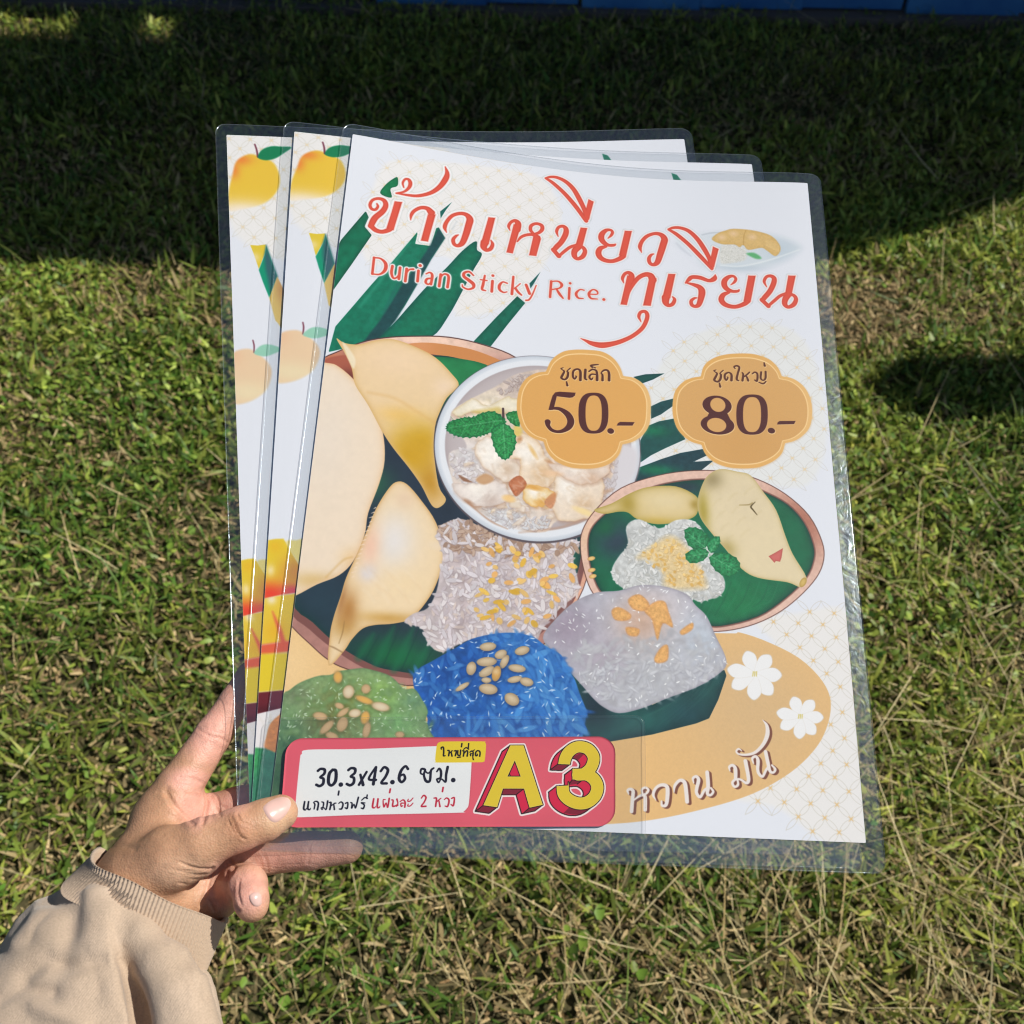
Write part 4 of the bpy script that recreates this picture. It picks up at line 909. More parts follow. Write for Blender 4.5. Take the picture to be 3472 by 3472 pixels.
def paint_card():
    p = Pad(SL, 1340, 370, (214, 92, 110))
    PK = (214, 92, 110)
    p.img *= (1 + .03 * (noise2(p.H, p.W, 200, 5) - .5) * 2)[..., None]
    def rr(pts, cr, col, r=0, f=1.2): p.poly(pts, cr, col, smooth=False, f=f)
    W = [(370, 306), (900, 298), (1700, 268), (2036, 268), (2036, 420), (2020, 700), (2006, 860), (1985, 905), (1950, 935), (1890, 947), (900, 968), (310, 992), (265, 975), (244, 920), (250, 800), (290, 400), (310, 350)]
    rr([(x + 5, y + 6) for x, y in W], cG, (190, 76, 92), f=8)
    p.poly(W, cG, (226, 230, 234), f=1.2)
    T = [(-25, 228), (30, 222), (405, 220), (432, 232), (443, 262), (430, 410), (412, 428), (380, 433), (-45, 436), (-68, 424), (-74, 395), (-60, 270), (-48, 240)]
    p.poly(T, cH, (222, 198, 52), f=1.2)
    NV = (24, 26, 44)
    def L(cr, ss, col, g=0):
        for s_ in ss: p.stroke(s_, cr, col, f=1.1, grow=g)
    th = [(472, 520, 26), (500, 500, 26), (540, 508, 30), (536, 550, 28), (495, 585, 22), (528, 600, 28), (525, 650, 30), (490, 675, 28), (457, 662, 28)]
    L(cG, [th, [(x + 310, y - 8, w_) for x, y, w_ in th],
           [(622, 508, 28), (655, 522, 32), (652, 620, 34), (612, 668, 28), (580, 640, 32), (588, 552, 34), (622, 508, 28)], [(705, 660, 46), (706, 660, 46)],
           [(905, 560, 26), (932, 662, 32)], [(968, 530, 24), (890, 662, 26)], [(1064, 482, 26), (1036, 655, 32)], [(1058, 485, 22), (990, 600, 24), (1062, 612, 26)],
           [(1112, 522, 26), (1148, 482, 26), (1185, 512, 30), (1160, 580, 28), (1118, 642, 26), (1172, 648, 26)], [(1230, 635, 46), (1231, 635, 46)],
           [(1388, 500, 28), (1362, 472, 24), (1318, 520, 30), (1298, 600, 32), (1325, 635, 26), (1358, 600, 28), (1345, 558, 22), (1312, 570, 20)],
           [(1550, 560, 16), (1518, 545, 18), (1525, 502, 22), (1562, 510, 24), (1550, 560, 22), (1570, 622, 28), (1610, 622, 26), (1622, 520, 24), (1650, 492, 18)], [(1562, 520, 14), (1592, 545, 16), (1622, 520, 14)],
           [(1682, 528, 16), (1706, 498, 22), (1724, 530, 26), (1718, 592, 24), (1682, 606, 18), (1700, 638, 18), (1728, 604, 14), (1770, 632, 22), (1776, 560, 26), (1792, 482, 28)], [(1848, 615, 46), (1849, 615, 46)]], NV)
    L(cG, [[(338, 835, 18), (328, 905, 20), (348, 918, 12), (356, 900, 8)], [(378, 835, 18), (370, 902, 20), (390, 916, 12), (398, 900, 8)],
           [(468, 915, 20), (478, 850, 18), (455, 830, 14), (430, 842, 12), (442, 862, 16), (434, 908, 14)],
           [(510, 836, 10), (530, 845, 16), (524, 888, 15), (505, 898, 11), (516, 914, 11), (532, 894, 9), (556, 912, 14), (572, 828, 19)],
           [(588, 842, 12), (606, 846, 18), (594, 912, 18)], [(604, 880, 10), (640, 852, 14), (658, 848, 10)], [(634, 862, 14), (640, 912, 18)],
           [(686, 728, 18), (680, 765, 18)], [(684, 852, 10), (708, 836, 14), (728, 858, 18), (714, 905, 18), (690, 908, 12)],
           [(752, 850, 14), (776, 845, 16), (770, 900, 18), (748, 895, 12)], [(806, 842, 12), (820, 852, 16), (816, 898, 16), (840, 860, 12), (856, 895, 16), (884, 790, 18)],
           [(952, 846, 10), (915, 845, 16), (944, 866, 16), (934, 902, 18), (912, 898, 12)], [(918, 818, 12), (950, 792, 14), (976, 800, 14)], [(974, 765, 14), (968, 800, 14)]], NV)
    L(cG, [[(1040, 805, 18), (1028, 885, 20), (1050, 895, 12), (1058, 880, 8)], [(1084, 805, 18), (1076, 885, 20), (1096, 893, 12), (1104, 878, 8)],
           [(1158, 812, 10), (1136, 818, 12), (1144, 885, 17), (1166, 846, 12), (1182, 890, 16), (1198, 800, 18)], [(1209, 705, 18), (1202, 740, 18)],
           [(1222, 815, 12), (1238, 822, 16), (1234, 880, 18), (1284, 858, 12), (1276, 808, 18)], [(1270, 880, 14), (1288, 868, 12)],
           [(1308, 832, 10), (1340, 815, 14), (1360, 840, 18), (1356, 888, 18)], [(1355, 848, 10), (1318, 850, 14), (1320, 880, 14), (1336, 874, 10)],
           [(1392, 808, 10), (1386, 828, 12), (1412, 826, 12), (1440, 796, 10)], [(1392, 858, 10), (1386, 876, 12), (1412, 876, 12), (1440, 848, 10)],
           [(1524, 798, 12), (1548, 770, 16), (1572, 792, 18), (1552, 840, 16), (1524, 880, 16), (1570, 880, 18)],
           [(1652, 797, 12), (1678, 802, 18), (1670, 880, 18)], [(1676, 842, 10), (1706, 812, 12), (1724, 800, 10)], [(1702, 820, 14), (1714, 882, 18)], [(1746, 690, 18), (1739, 730, 18)],
           [(1758, 812, 10), (1782, 796, 14), (1806, 820, 18), (1792, 880, 18), (1766, 878, 12)], [(1832, 800, 14), (1860, 795, 16), (1850, 872, 18), (1826, 862, 12)]], (186, 44, 66))
    L(cH, [[(-12, 300, 10), (-14, 285, 12), (8, 282, 14), (12, 330, 14), (10, 366, 14), (28, 366, 8)], [(52, 312, 10), (68, 318, 13), (62, 366, 14)], [(70, 342, 9), (98, 315, 10)], [(88, 330, 12), (96, 370, 14)],
           [(118, 318, 10), (140, 318, 14), (130, 366, 14)], [(156, 314, 12), (155, 355, 14), (178, 362, 12), (184, 310, 14)], [(150, 384, 11), (182, 380, 11)], [(197, 243, 13), (192, 275, 13)],
           [(204, 316, 10), (218, 320, 13), (212, 370, 14)], [(218, 345, 9), (245, 315, 12), (256, 328, 13), (250, 370, 14)], [(214, 302, 8), (240, 284, 11), (266, 300, 10)], [(266, 243, 12), (262, 290, 12)],
           [(278, 330, 10), (300, 318, 13), (312, 335, 13), (308, 370, 14)], [(306, 346, 8), (284, 348, 12), (286, 366, 11)], [(308, 322, 8), (324, 306, 8)], [(308, 384, 10), (313, 405, 13)],
           [(352, 348, 8), (354, 362, 11), (338, 366, 12), (336, 338, 13), (352, 316, 12), (376, 320, 13), (382, 340, 13), (378, 370, 14)]], (20, 18, 22), 1)
    # A3 with its block shadow
    b = (0, 0, p.W, p.H)
    def sp(pts, smooth=False): return p.sd_poly(p.M(crom(pts, 4, True) if smooth else pts, cH), b, 1)
    def ss(pts, w):
        C = crom(pts, 6); s_ = p.sc(pts[0], cH)
        return p.sd_stroke(p.M(C, cH), np.full(len(C), w * s_), b)
    A = sp([(690, 260), (825, 260), (1020, 865), (885, 895), (830, 700), (615, 700), (555, 890), (415, 870)])
    hole = sp([(735, 415), (795, 578), (660, 578)])
    A = np.maximum(A, -hole)
    T1 = ss([(1236, 455), (1248, 395), (1280, 335), (1340, 288), (1405, 275), (1480, 300), (1530, 365), (1532, 430), (1500, 500), (1440, 550)], 118)
    cut = sp([(900, 440), (1306, 456), (1306, 600), (900, 600)])
    T1 = np.maximum(T1, -cut)
    T2 = ss([(1380, 558), (1470, 560), (1545, 610), (1575, 690), (1545, 780), (1470, 840), (1380, 850), (1290, 815), (1232, 750), (1222, 650)], 122)
    cut2 = sp([(900, 500), (1285, 500), (1280, 668), (900, 690)])
    T2 = np.maximum(T2, -cut2)
    T3 = sp([(1322, 498), (1470, 500), (1440, 605), (1322, 608)])
    F = np.minimum(A, np.minimum(T1, np.minimum(T2, T3)))
    k = p.sc((800, 600), cH)
    soft = lambda m_: sum(np.roll(np.roll(m_.astype(np.float32), i, 0), j, 1) * w_ for i, j, w_ in ((0, 0, .36), (0, 1, .11), (0, -1, .11), (1, 0, .11), (-1, 0, .11), (1, 1, .05), (-1, -1, .05), (1, -1, .05), (-1, 1, .05)))
    def grow(m_, r_):
        o = m_.copy(); R = int(math.ceil(r_))
        for i in range(-R, R + 1):
            for j in range(-R, R + 1):
                if i * i + j * j <= r_ * r_: o |= np.roll(np.roll(m_, i, 0), j, 1)
        return o
    f0 = F < 0; U = f0.copy(); N = 64
    for i in range(1, N + 1):
        U |= np.roll(np.roll(f0, int(round(-80 * k * i / N)), 1), int(round(62 * k * i / N)), 0)
    p.put(b, soft(soft(grow(U, 12))) * .35, (190, 70, 90))
    p.put(b, soft(grow(U, 24 * k)), (238, 226, 228))
    p.put(b, soft(grow(U, 7 * k)), (28, 14, 18))
    inr = soft(~grow(~U, 6 * k))
    p.put(b, inr, (204, 36, 72))
    for pts in ([(415, 870), (555, 890), (490, 960), (330, 925)], [(615, 700), (830, 700), (755, 765), (600, 765)], [(885, 895), (1020, 865), (980, 910), (820, 965)], [(1165, 455), (1285, 456), (1215, 515), (1085, 510)],
                [(1310, 385), (1400, 340), (1440, 350), (1370, 420)], [(1322, 608), (1440, 600), (1380, 650), (1280, 665)], [(1300, 880), (1400, 905), (1520, 880), (1420, 960), (1330, 965), (1230, 950)]):
        d = sp(pts); p.put(b, np.clip(.5 - d, 0, 1) * inr, (126, 30, 52))
    p.put(b, soft(grow(f0, 9 * k)), (28, 14, 18))
    for a_, b_ in (((690, 260), (610, 322)), ((415, 870), (335, 932)), ((555, 890), (480, 950)), ((830, 700), (752, 760)), ((615, 700), (600, 760)), ((885, 895), (815, 955)), ((1172, 452), (1092, 512)), ((1322, 500), (1240, 560)), ((1322, 608), (1280, 660)), ((1440, 602), (1370, 655))):
        p.stroke([(*a_, 9), (*b_, 9)], cH, (28, 14, 18))
    p.put(b, np.clip(.5 - F, 0, 1), (240, 222, 110))
    p.put(b, np.clip(.5 - (F + 4 * k), 0, 1), (216, 192, 54))
    return p
# ------------------------------------------------------------------ ground and grass
def fbm(x, y, f, seed=0):
    """smooth random field in place coordinates (metres)"""
    r = np.random.default_rng(seed); out = 0; amp = 1; tot = 0
    for o in range(3):
        G = r.random((64, 64))
        X = (x * f + 31.7) % 64; Y = (y * f + 17.3) % 64
        xi = X.astype(int); yi = Y.astype(int); fx = X - xi; fy = Y - yi
        fx = fx * fx * (3 - 2 * fx); fy = fy * fy * (3 - 2 * fy)
        a = G[yi % 64, xi % 64]; b = G[yi % 64, (xi + 1) % 64]; c = G[(yi + 1) % 64, xi % 64]; d = G[(yi + 1) % 64, (xi + 1) % 64]
        out = out + amp * ((a * (1 - fx) + b * fx) * (1 - fy) + (c * (1 - fx) + d * fx) * fy); tot += amp
        amp *= .5; f *= 2.1
    return out / tot


def ground_z(x, y):
    return .028 * (fbm(x, y, 2.2, 1) - .5) + .012 * (fbm(x, y, 14, 2) - .5)


m_soil, nt, b = new_mat('soil and thatch')
b.inputs['Roughness'].default_value = 1.0; b.inputs['Specular IOR Level'].default_value = .1
tc = nd(nt, 'ShaderNodeTexCoord'); n1 = nd(nt, 'ShaderNodeTexNoise'); n1.inputs['Scale'].default_value = 60; n1.inputs['Detail'].default_value = 10
n2 = nd(nt, 'ShaderNodeTexNoise'); n2.inputs['Scale'].default_value = 1.2; n2.inputs['Detail'].default_value = 6
r1 = nd(nt, 'ShaderNodeValToRGB'); r1.color_ramp.elements[0].position = .35; r1.color_ramp.elements[0].color = (.03, .024, .013, 1); r1.color_ramp.elements[1].position = .7; r1.color_ramp.elements[1].color = (.20, .15, .08, 1)
r2 = nd(nt, 'ShaderNodeValToRGB'); r2.color_ramp.elements[0].color = (.035, .055, .015, 1); r2.color_ramp.elements[1].color = (.11, .10, .05, 1)
mx = nd(nt, 'ShaderNodeMixRGB'); mx.inputs[0].default_value = .5
for a_, c_ in ((n1, r1), (n2, r2)):
    nt.links.new(tc.outputs['Object'], a_.inputs['Vector']); nt.links.new(a_.outputs['Fac'], c_.inputs['Fac'])
nt.links.new(r1.outputs[0], mx.inputs[1]); nt.links.new(r2.outputs[0], mx.inputs[2]); nt.links.new(mx.outputs[0], b.inputs['Base Color'])
bp = nd(nt, 'ShaderNodeBump'); bp.inputs['Strength'].default_value = .8; bp.inputs['Distance'].default_value = .01
nt.links.new(n1.outputs['Fac'], bp.inputs['Height']); nt.links.new(bp.outputs[0], b.inputs['Normal'])

ax = np.concatenate([[-900, -300, -100, -30, -12, -6], np.linspace(-4, 4, 161), [6, 12, 30, 100, 300, 900]])
ay = np.concatenate([[-900, -300, -100, -30, -10, -4], np.linspace(-2, 6, 161), [8, 12, 30, 100, 300, 900]])
GX, GY = np.meshgrid(ax, ay)
inn_ = (np.abs(GX) < 5) & (GY > -3) & (GY < 7)
GZ = np.where(inn_, ground_z(GX, GY), 0)
nx_, ny_ = len(ax), len(ay)
ii = np.arange(nx_ * ny_).reshape(ny_, nx_)
Fg = np.stack([ii[:-1, :-1], ii[:-1, 1:], ii[1:, 1:], ii[1:, :-1]], -1).reshape(-1, 4)
g = mesh_obj('ground', np.stack([GX, GY, GZ], -1).reshape(-1, 3), Fg, [m_soil], smooth=True)
tag(g, kind='structure')


def leaf_mat(name, trans=.35, rough=.5, spec=.35):
    m, nt, b = new_mat(name)
    at_ = nd(nt, 'ShaderNodeAttribute'); at_.attribute_name = 'Col'
    b.inputs['Roughness'].default_value = rough; b.inputs['Specular IOR Level'].default_value = spec
    nt.links.new(at_.outputs['Color'], b.inputs['Base Color'])
    tr = nd(nt, 'ShaderNodeBsdfTranslucent'); mixs = nd(nt, 'ShaderNodeMixShader'); mixs.inputs[0].default_value = trans
    nt.links.new(at_.outputs['Color'], tr.inputs['Color'])
    out = nt.nodes['Material Output']
    nt.links.new(b.outputs[0], mixs.inputs[1]); nt.links.new(tr.outputs[0], mixs.inputs[2]); nt.links.new(mixs.outputs[0], out.inputs['Surface'])
    return m


m_blade = leaf_mat('grass blade'); m_dry = leaf_mat('dry grass', .15, .7, .2); m_leaf = leaf_mat('weed leaf', .3, .45, .4)


def blades(name, x, y, L, W, lean, az, curl, col, mat, seg=3, z0=0.0, tipw=.12, flat=False):
    """ribbons with seg segments; lean = angle from upright, curl adds lean along the blade"""
    n = len(x); z = ground_z(x, y) + z0
    rows = []
    p = np.stack([x, y, z], 1); th = lean.copy()
    d2 = np.stack([np.cos(az), np.sin(az)], 1)
    tw = rng.normal(0, .5, n)
    sx = -np.sin(az + tw); sy = np.cos(az + tw)
    roll = rng.normal(0, .35, n)
    prof = {3: (.7, 1.0, .75, tipw), 2: (.9, 1.0, tipw), 4: (.7, 1., .95, .7, tipw)}[seg]
    for k in range(seg + 1):
        w = (W * prof[k] / 2)[:, None]
        s = np.stack([sx, sy, roll], 1)
        rows.append(p - s * w); rows.append(p + s * w)
        st = (L / seg)
        p = p + np.stack([d2[:, 0] * np.sin(th), d2[:, 1] * np.sin(th), np.cos(th)], 1) * st[:, None]
        th = th + curl / seg
    V = np.stack(rows, 1)            # n, 2(seg+1), 3
    zmin = ground_z(V[..., 0], V[..., 1]) + .001
    V[..., 2] = np.maximum(V[..., 2], zmin)
    m = 2 * (seg + 1)
    base = (np.arange(n) * m)[:, None]
    F = []
    for k in range(seg):
        F.append(np.concatenate([base + 2 * k, base + 2 * k + 1, base + 2 * k + 3, base + 2 * k + 2], 1))
    F = np.stack(F, 1).reshape(-1, 4)
    C = np.repeat(col[:, None], m, 1)
    return mesh_obj(name, V.reshape(-1, 3), F, [mat], col=C.reshape(-1, 3))


def scatter(n, x0, x1, y0, y1, dens=None):
    """points over the lawn, denser where the camera stands close"""
    xs, ys = [], []; k = 0
    while k < n:
        x = rng.uniform(x0, x1, n); y = rng.uniform(y0, y1, n)
        keep = rng.random(n) < np.clip(1.35 - .3 * np.abs(y - .5), .18, 1) * np.clip(2.1 - np.abs(x) * .9, .12, 1)
        if dens is not None: keep &= rng.random(n) < dens(x, y)
        xs.append(x[keep]); ys.append(y[keep]); k += keep.sum()
    return np.concatenate(xs)[:n], np.concatenate(ys)[:n]


def greenness(x, y):
    """lush clumps towards the left and the far lawn, worn and straw-covered towards the lower right"""
    g0 = .56 + .24 * np.clip((y - .5), -.6, 1.3) - .16 * np.clip(x, -1, 1) * np.clip(1.4 - y, 0, 1)
    g0 = g0 - .7 * np.exp(-((x - .80) / .16) ** 2 - ((y - 1.80) / .14) ** 2)
    g0 = g0 - .55 * np.exp(-((x + .12) / .22) ** 2 - ((y - .42) / .16) ** 2)
    return np.clip(g0 + 1.9 * (fbm(x, y, 3.2, 11) - .5) + .7 * (fbm(x, y, 11, 12) - .5), 0, 1)


def mixc(a, b_, t): return np.asarray(a)[None] * (1 - t[:, None]) + np.asarray(b_)[None] * t[:, None]


BX = (-2.6, 2.6, -.35, 4.0)
# thatch: short brown curled bits close to the soil
n = 80000
x, y = scatter(n, *BX, dens=lambda x, y: 1.05 - .75 * greenness(x, y))
t = rng.random(n); u = rng.random(n)
c = mixc((.28, .18, .085), (.70, .54, .28), t) * (.6 + .6 * u)[:, None]
blades('dry_litter', x, y, rng.uniform(.008, .026, n), rng.uniform(.0024, .0054, n), rng.uniform(.5, 1.75, n), rng.uniform(0, 6.28, n), rng.normal(.2, .8, n), c, m_dry, seg=2, z0=rng.uniform(0, .012, n), tipw=.45)
tag(bpy.data.objects['dry_litter'], 'brown curled dead leaf bits lying thick in the lawn', 'dead leaves', kind='stuff')
# short broad green grass
n = 115000
x, y = scatter(n, *BX, dens=lambda x, y: .10 + .90 * greenness(x, y))
gz = greenness(x, y); t = np.clip(rng.normal(.36, .26, n) + .3 * (fbm(x, y, 2.0, 5) - .5), 0, 1); u = rng.random(n)
bl_ = fbm(x, y, 2.4, 55); c = mixc((.10, .205, .028), (.58, .59, .115), np.clip(t + .9 * (bl_ - .5), 0, 1)) * ((.5 + .8 * u) * (.55 + .9 * fbm(x, y, 5.5, 56)))[:, None]
old = rng.random(n) < .14 * (1.4 - gz)
c[old] = mixc((.46, .37, .17), (.55, .42, .21), rng.random(old.sum()))
cz = fbm(x, y, 9, 21)
blades('short_grass', x, y, rng.uniform(.014, .044, n) * (.6 + .8 * cz), rng.uniform(.0030, .0070, n) * (1 + .45 * np.clip(y - .9, 0, 1)), np.clip(rng.normal(.95, .4, n), .1, 1.6), rng.uniform(0, 6.28, n), rng.normal(.35, .5, n), c, m_blade, seg=3, z0=rng.uniform(0, .024, n) * cz ** 1.5 * 2)
tag(bpy.data.objects['short_grass'], 'short broad green grass blades carpeting the lawn', 'grass', kind='stuff')
# broad-leaved ground cover in thick patches over the middle of the lawn
n = 30000
x, y = scatter(n, *BX, dens=lambda x, y: np.clip((greenness(x, y) - .42) * 3, 0, 1) * np.clip(.25 + 1.2 * (y - .55), .06, 1) * np.clip((fbm(x, y, 4.5, 91) - .36) * 5, 0.05, 1))
t = rng.random(n)
c = mixc((.10, .235, .03), (.46, .56, .10), t) * rng.uniform(.6, 1.2, n)[:, None] * (.6 + .8 * fbm(x, y, 6, 57))[:, None]
blades('broad_leaf_cover', x, y, rng.uniform(.009, .021, n), rng.uniform(.0055, .0105, n), np.clip(rng.normal(1.05, .35, n), .3, 1.6), rng.uniform(0, 6.28, n), rng.normal(.2, .6, n), c, m_leaf, seg=3, z0=rng.uniform(.006, .036, n) * fbm(x, y, 8, 58) * 1.6, tipw=.35)
tag(bpy.data.objects['broad_leaf_cover'], 'broad-leaved green ground cover growing in thick patches', 'ground cover', kind='stuff')
# short golden straw bits, thick towards the bottom
n = 7500
x, y = scatter(n, *BX, dens=lambda x, y: np.clip(.10 + 1.1 * np.clip(1.25 - y, 0, 1) * (.35 + .65 * np.clip(x + .6, 0, 1)), 0, 1) * np.clip(fbm(x, y, 4, 92) * 2.2 - .5, .1, 1))
c = mixc((.36, .25, .09), (.74, .62, .33), rng.random(n)) * rng.uniform(.7, 1.1, n)[:, None]
blades('cut_straw', x, y, rng.uniform(.015, .055, n), rng.uniform(.0009, .0022, n), rng.uniform(.9, 1.6, n), rng.normal(1.7, 1.0, n), rng.normal(.1, .3, n), c, m_dry, seg=2, z0=rng.uniform(.004, .028, n), tipw=.5)
tag(bpy.data.objects['cut_straw'], 'short golden cut straw bits caught in the lawn', 'straw', kind='stuff')
# longer thin blades
n = 9000
x, y = scatter(n, *BX)
t = rng.random(n)
c = mixc((.12, .27, .05), (.50, .52, .14), t) * rng.uniform(.7, 1.15, n)[:, None]
blades('long_grass', x, y, rng.uniform(.04, .10, n), rng.uniform(.0016, .0034, n), np.clip(rng.normal(.9, .4, n), .1, 1.5), rng.uniform(0, 6.28, n), rng.normal(.6, .4, n), c, m_blade, seg=4, z0=.004)
tag(bpy.data.objects['long_grass'], 'longer thin green blades standing out of the lawn', 'grass', kind='stuff')
# straw: long dry stalks lying across the lawn, thickest near the lower right
n = 2900
x, y = scatter(n, *BX, dens=lambda x, y: np.clip(.07 + .9 * np.clip(x + .35, 0, 1) * np.clip(1.35 - y, 0, 1) * 1.3, 0, 1))
c = mixc((.42, .31, .13), (.70, .60, .34), rng.random(n))
blades('straw', x, y, rng.uniform(.06, .20, n), rng.uniform(.0008, .0023, n), rng.uniform(1.3, 1.62, n), rng.normal(1.9, .9, n), rng.normal(.05, .22, n), c, m_dry, seg=4, z0=rng.uniform(.010, .034, n), tipw=.5)
tag(bpy.data.objects['straw'], 'thin pale dry stalks lying across the lawn', 'straw', kind='stuff')
# round-leaved weeds in patches
n = 1700
px_ = rng.uniform(-1.6, 1.6, 70); py_ = rng.uniform(-.1, 2.4, 70)
k = rng.integers(0, 70, n)
x = px_[k] + rng.normal(0, .05, n); y = py_[k] + rng.normal(0, .05, n)
Vw, Fw, Cw = [], [], []
ang = np.linspace(0, 2 * np.pi, 8)[:-1]
for i in range(n):
    r_ = rng.uniform(.003, .008); nrm = np.array([rng.normal(0, .6), rng.normal(0, .6), 1.0]); nrm /= np.linalg.norm(nrm)
    a = np.cross(nrm, [0, 1, 0]); a /= np.linalg.norm(a); b2 = np.cross(nrm, a)
    z = float(ground_z(x[i:i + 1], y[i:i + 1])[0]) + rng.uniform(.012, .032)
    ce = np.array([x[i], y[i], z]); k0 = len(Vw)
    Vw.append(ce - nrm * r_ * .2)
    el_ = rng.uniform(.8, 1.7)
    for q in ang: Vw.append(ce + r_ * rng.uniform(.8, 1.15) * (a * math.cos(q) + b2 * math.sin(q) * el_) + nrm * r_ * .12 * math.cos(2 * q))
    Fw += [(k0, k0 + 1 + j, k0 + 1 + (j + 1) % 7) for j in range(7)]
    cc = np.array([.17, .30, .045]) * rng.uniform(.6, 1.3) + np.array([.08, .05, 0]) * rng.random()
    Cw += [cc] * 8
mesh_obj('round_leaf_weeds', Vw, np.array(Fw), [m_leaf], col=np.array(Cw))
tag(bpy.data.objects['round_leaf_weeds'], 'small round bright green weed leaves in patches', 'weeds', kind='stuff')
# taller unmown tufts at the foot of the blue wall
n = 4200
x = rng.uniform(-2.6, 2.6, n); y = rng.uniform(2.55, 3.1, n)
c = mixc((.05, .13, .03), (.24, .24, .10), rng.random(n)) * rng.uniform(.6, 1.1, n)[:, None]
blades('wall_foot_grass', x, y, rng.uniform(.04, .11, n), rng.uniform(.0018, .004, n), np.clip(rng.normal(.7, .4, n), .05, 1.5), rng.uniform(0, 6.28, n), rng.normal(.7, .4, n), c, m_blade, seg=4, z0=.002)
tag(bpy.data.objects['wall_foot_grass'], 'taller unmown grass growing at the foot of the blue wall', 'grass', kind='stuff')
# ------------------------------------------------------------------ blue boarded wall and an unseen awning added to cast the far shadow
def box_vf(c, ax, ay_, az, bev=0.0):
    c, ax, ay_, az = (np.asarray(q, float) for q in (c, ax, ay_, az))
    V = [c + sx * ax + sy * ay_ + sz * az for sz in (-1, 1) for sy in (-1, 1) for sx in (-1, 1)]
    F = [(0, 2, 3, 1), (4, 5, 7, 6), (0, 1, 5, 4), (2, 6, 7, 3), (0, 4, 6, 2), (1, 3, 7, 5)]
    return V, F


m_blue, nt, b = new_mat('worn blue paint')
b.inputs['Base Color'].default_value = (.04, .22, .55, 1); b.inputs['Roughness'].default_value = .55
tc = nd(nt, 'ShaderNodeTexCoord'); nz = nd(nt, 'ShaderNodeTexNoise'); nz.inputs['Scale'].default_value = 7; nz.inputs['Detail'].default_value = 9
cr_ = nd(nt, 'ShaderNodeValToRGB'); cr_.color_ramp.elements[0].position = .35; cr_.color_ramp.elements[0].color = (.018, .12, .36, 1)
cr_.color_ramp.elements[1].position = .72; cr_.color_ramp.elements[1].color = (.05, .22, .50, 1)
nt.links.new(tc.outputs['Object'], nz.inputs['Vector']); nt.links.new(nz.outputs['Fac'], cr_.inputs['Fac']); nt.links.new(cr_.outputs[0], b.inputs['Base Color'])
m_wood, nt, b = new_mat('dark weathered timber'); b.inputs['Base Color'].default_value = (.06, .045, .035, 1); b.inputs['Roughness'].default_value = .9
bump_noise(nt, b, 40, .5, .004)
m_conc, nt, b = new_mat('concrete'); b.inputs['Base Color'].default_value = (.13, .11, .10, 1); b.inputs['Roughness'].default_value = .95
bump_noise(nt, b, 30, .6, .004)
m_tarp, nt, b = new_mat('dark green shade cloth'); b.inputs['Base Color'].default_value = (.02, .05, .04, 1); b.inputs['Roughness'].default_value = .8
bump_noise(nt, b, 200, .4, .002)

wall = empty('blue_wall', (0, 3.24, 0))
tag(wall, 'low wall of worn blue boards on a concrete footing along the far edge of the lawn', 'wall')
wd = np.array([3.16, -.14, 0]); wd /= np.linalg.norm(wd); wnrm = np.array([-wd[1], wd[0], 0])
V, F = box_vf((0, 3.25, -.01), wd * 4.0, wnrm * .05, (0, 0, .035))
mesh_obj('footing', V, F, [m_conc], wall)
xs = -3.96; k = 0
while xs < 3.9:
    w = [.30, .34, .28, .36, .31][k % 5]
    gap = .002 if k % 3 else .012
    cx = xs + w / 2
    off = (.004, -.003, .002, -.004, .0)[k % 5]
    V, F = box_vf(np.array([0, 3.25, .275 + off]) + wd * cx + wnrm * off * 1.5, wd * (w / 2), wnrm * .012, (0, 0, .245))
    mesh_obj('board', V, F, [m_blue], wall)
    xs += w + gap; k += 1
for cx in (-3.9, -1.95, 0, 1.95, 3.9):
    V, F = box_vf(np.array([0, 3.30, .26]) + wd * cx, wd * .035, wnrm * .035, (0, 0, .27))
    mesh_obj('post', V, F, [m_wood], wall)
V, F = box_vf(np.array([0, 3.25, .545]), wd * 4.0, wnrm * .05, (0, 0, .018))
mesh_obj('cap_rail', V, F, [m_wood], wall)

awn = empty('added_shade_awning', (0, 4.4, 0))  # out of view; added and shaped to shade the far lawn
tag(awn, 'unseen dark cloth awning on timber posts, added to shade the far side of the lawn', 'awning')
HZ = 2.5
ex = np.linspace(-7.5, 7.5, 151)
ed = 2.27 + .02 * np.sin(ex * 2.3) + .05 * (fbm(ex, ex * 0, 2.5, 31) - .5) * 2 + .05 * (fbm(ex, ex * 0 + 3, 9, 32) - .5)
ed = ed + np.clip(ex - 2.85, 0, 1.0) * .42 + np.clip(ex - 3.0, 0, 9) * .05
rowsy = np.array([0, .06, .13, .2, .235, .262, .3, .4, .55, .7, .85, 1.])
V = []
for top in (0, 1):
    for r_ in rowsy:
        yy = ed * (1 - r_) + 7.0 * r_
        zz = HZ + .25 * r_ + .012 * top + .02 * np.sin(ex * 1.5) * (1 - r_)
        V.append(np.stack([ex, yy, zz + .0 * ex], 1))
V = np.concatenate(V); nX = len(ex); nR = len(rowsy); F = []
for top in (0, 1):
    o_ = top * nX * nR
    for j in range(nR - 1):
        for i in range(nX - 1):
            # slit added in the cloth to throw a few sun flecks by the wall
            if j == 4 and (79 <= i < 84 or i == 86): continue
            a = o_ + j * nX + i
            F.append((a, a + 1, a + 1 + nX, a + nX))
mesh_obj('cloth', V, F, [m_tarp], awn)
for cx, cy in ((-4.5, 2.9), (4.9, 3.2), (-4.5, 6.6), (4.9, 6.6), (0, 6.6)):
    V, F = box_vf((cx, cy, 1.28), (.045, 0, 0), (0, .045, 0), (0, 0, 1.27))
    mesh_obj('post', V, F, [m_wood], awn)
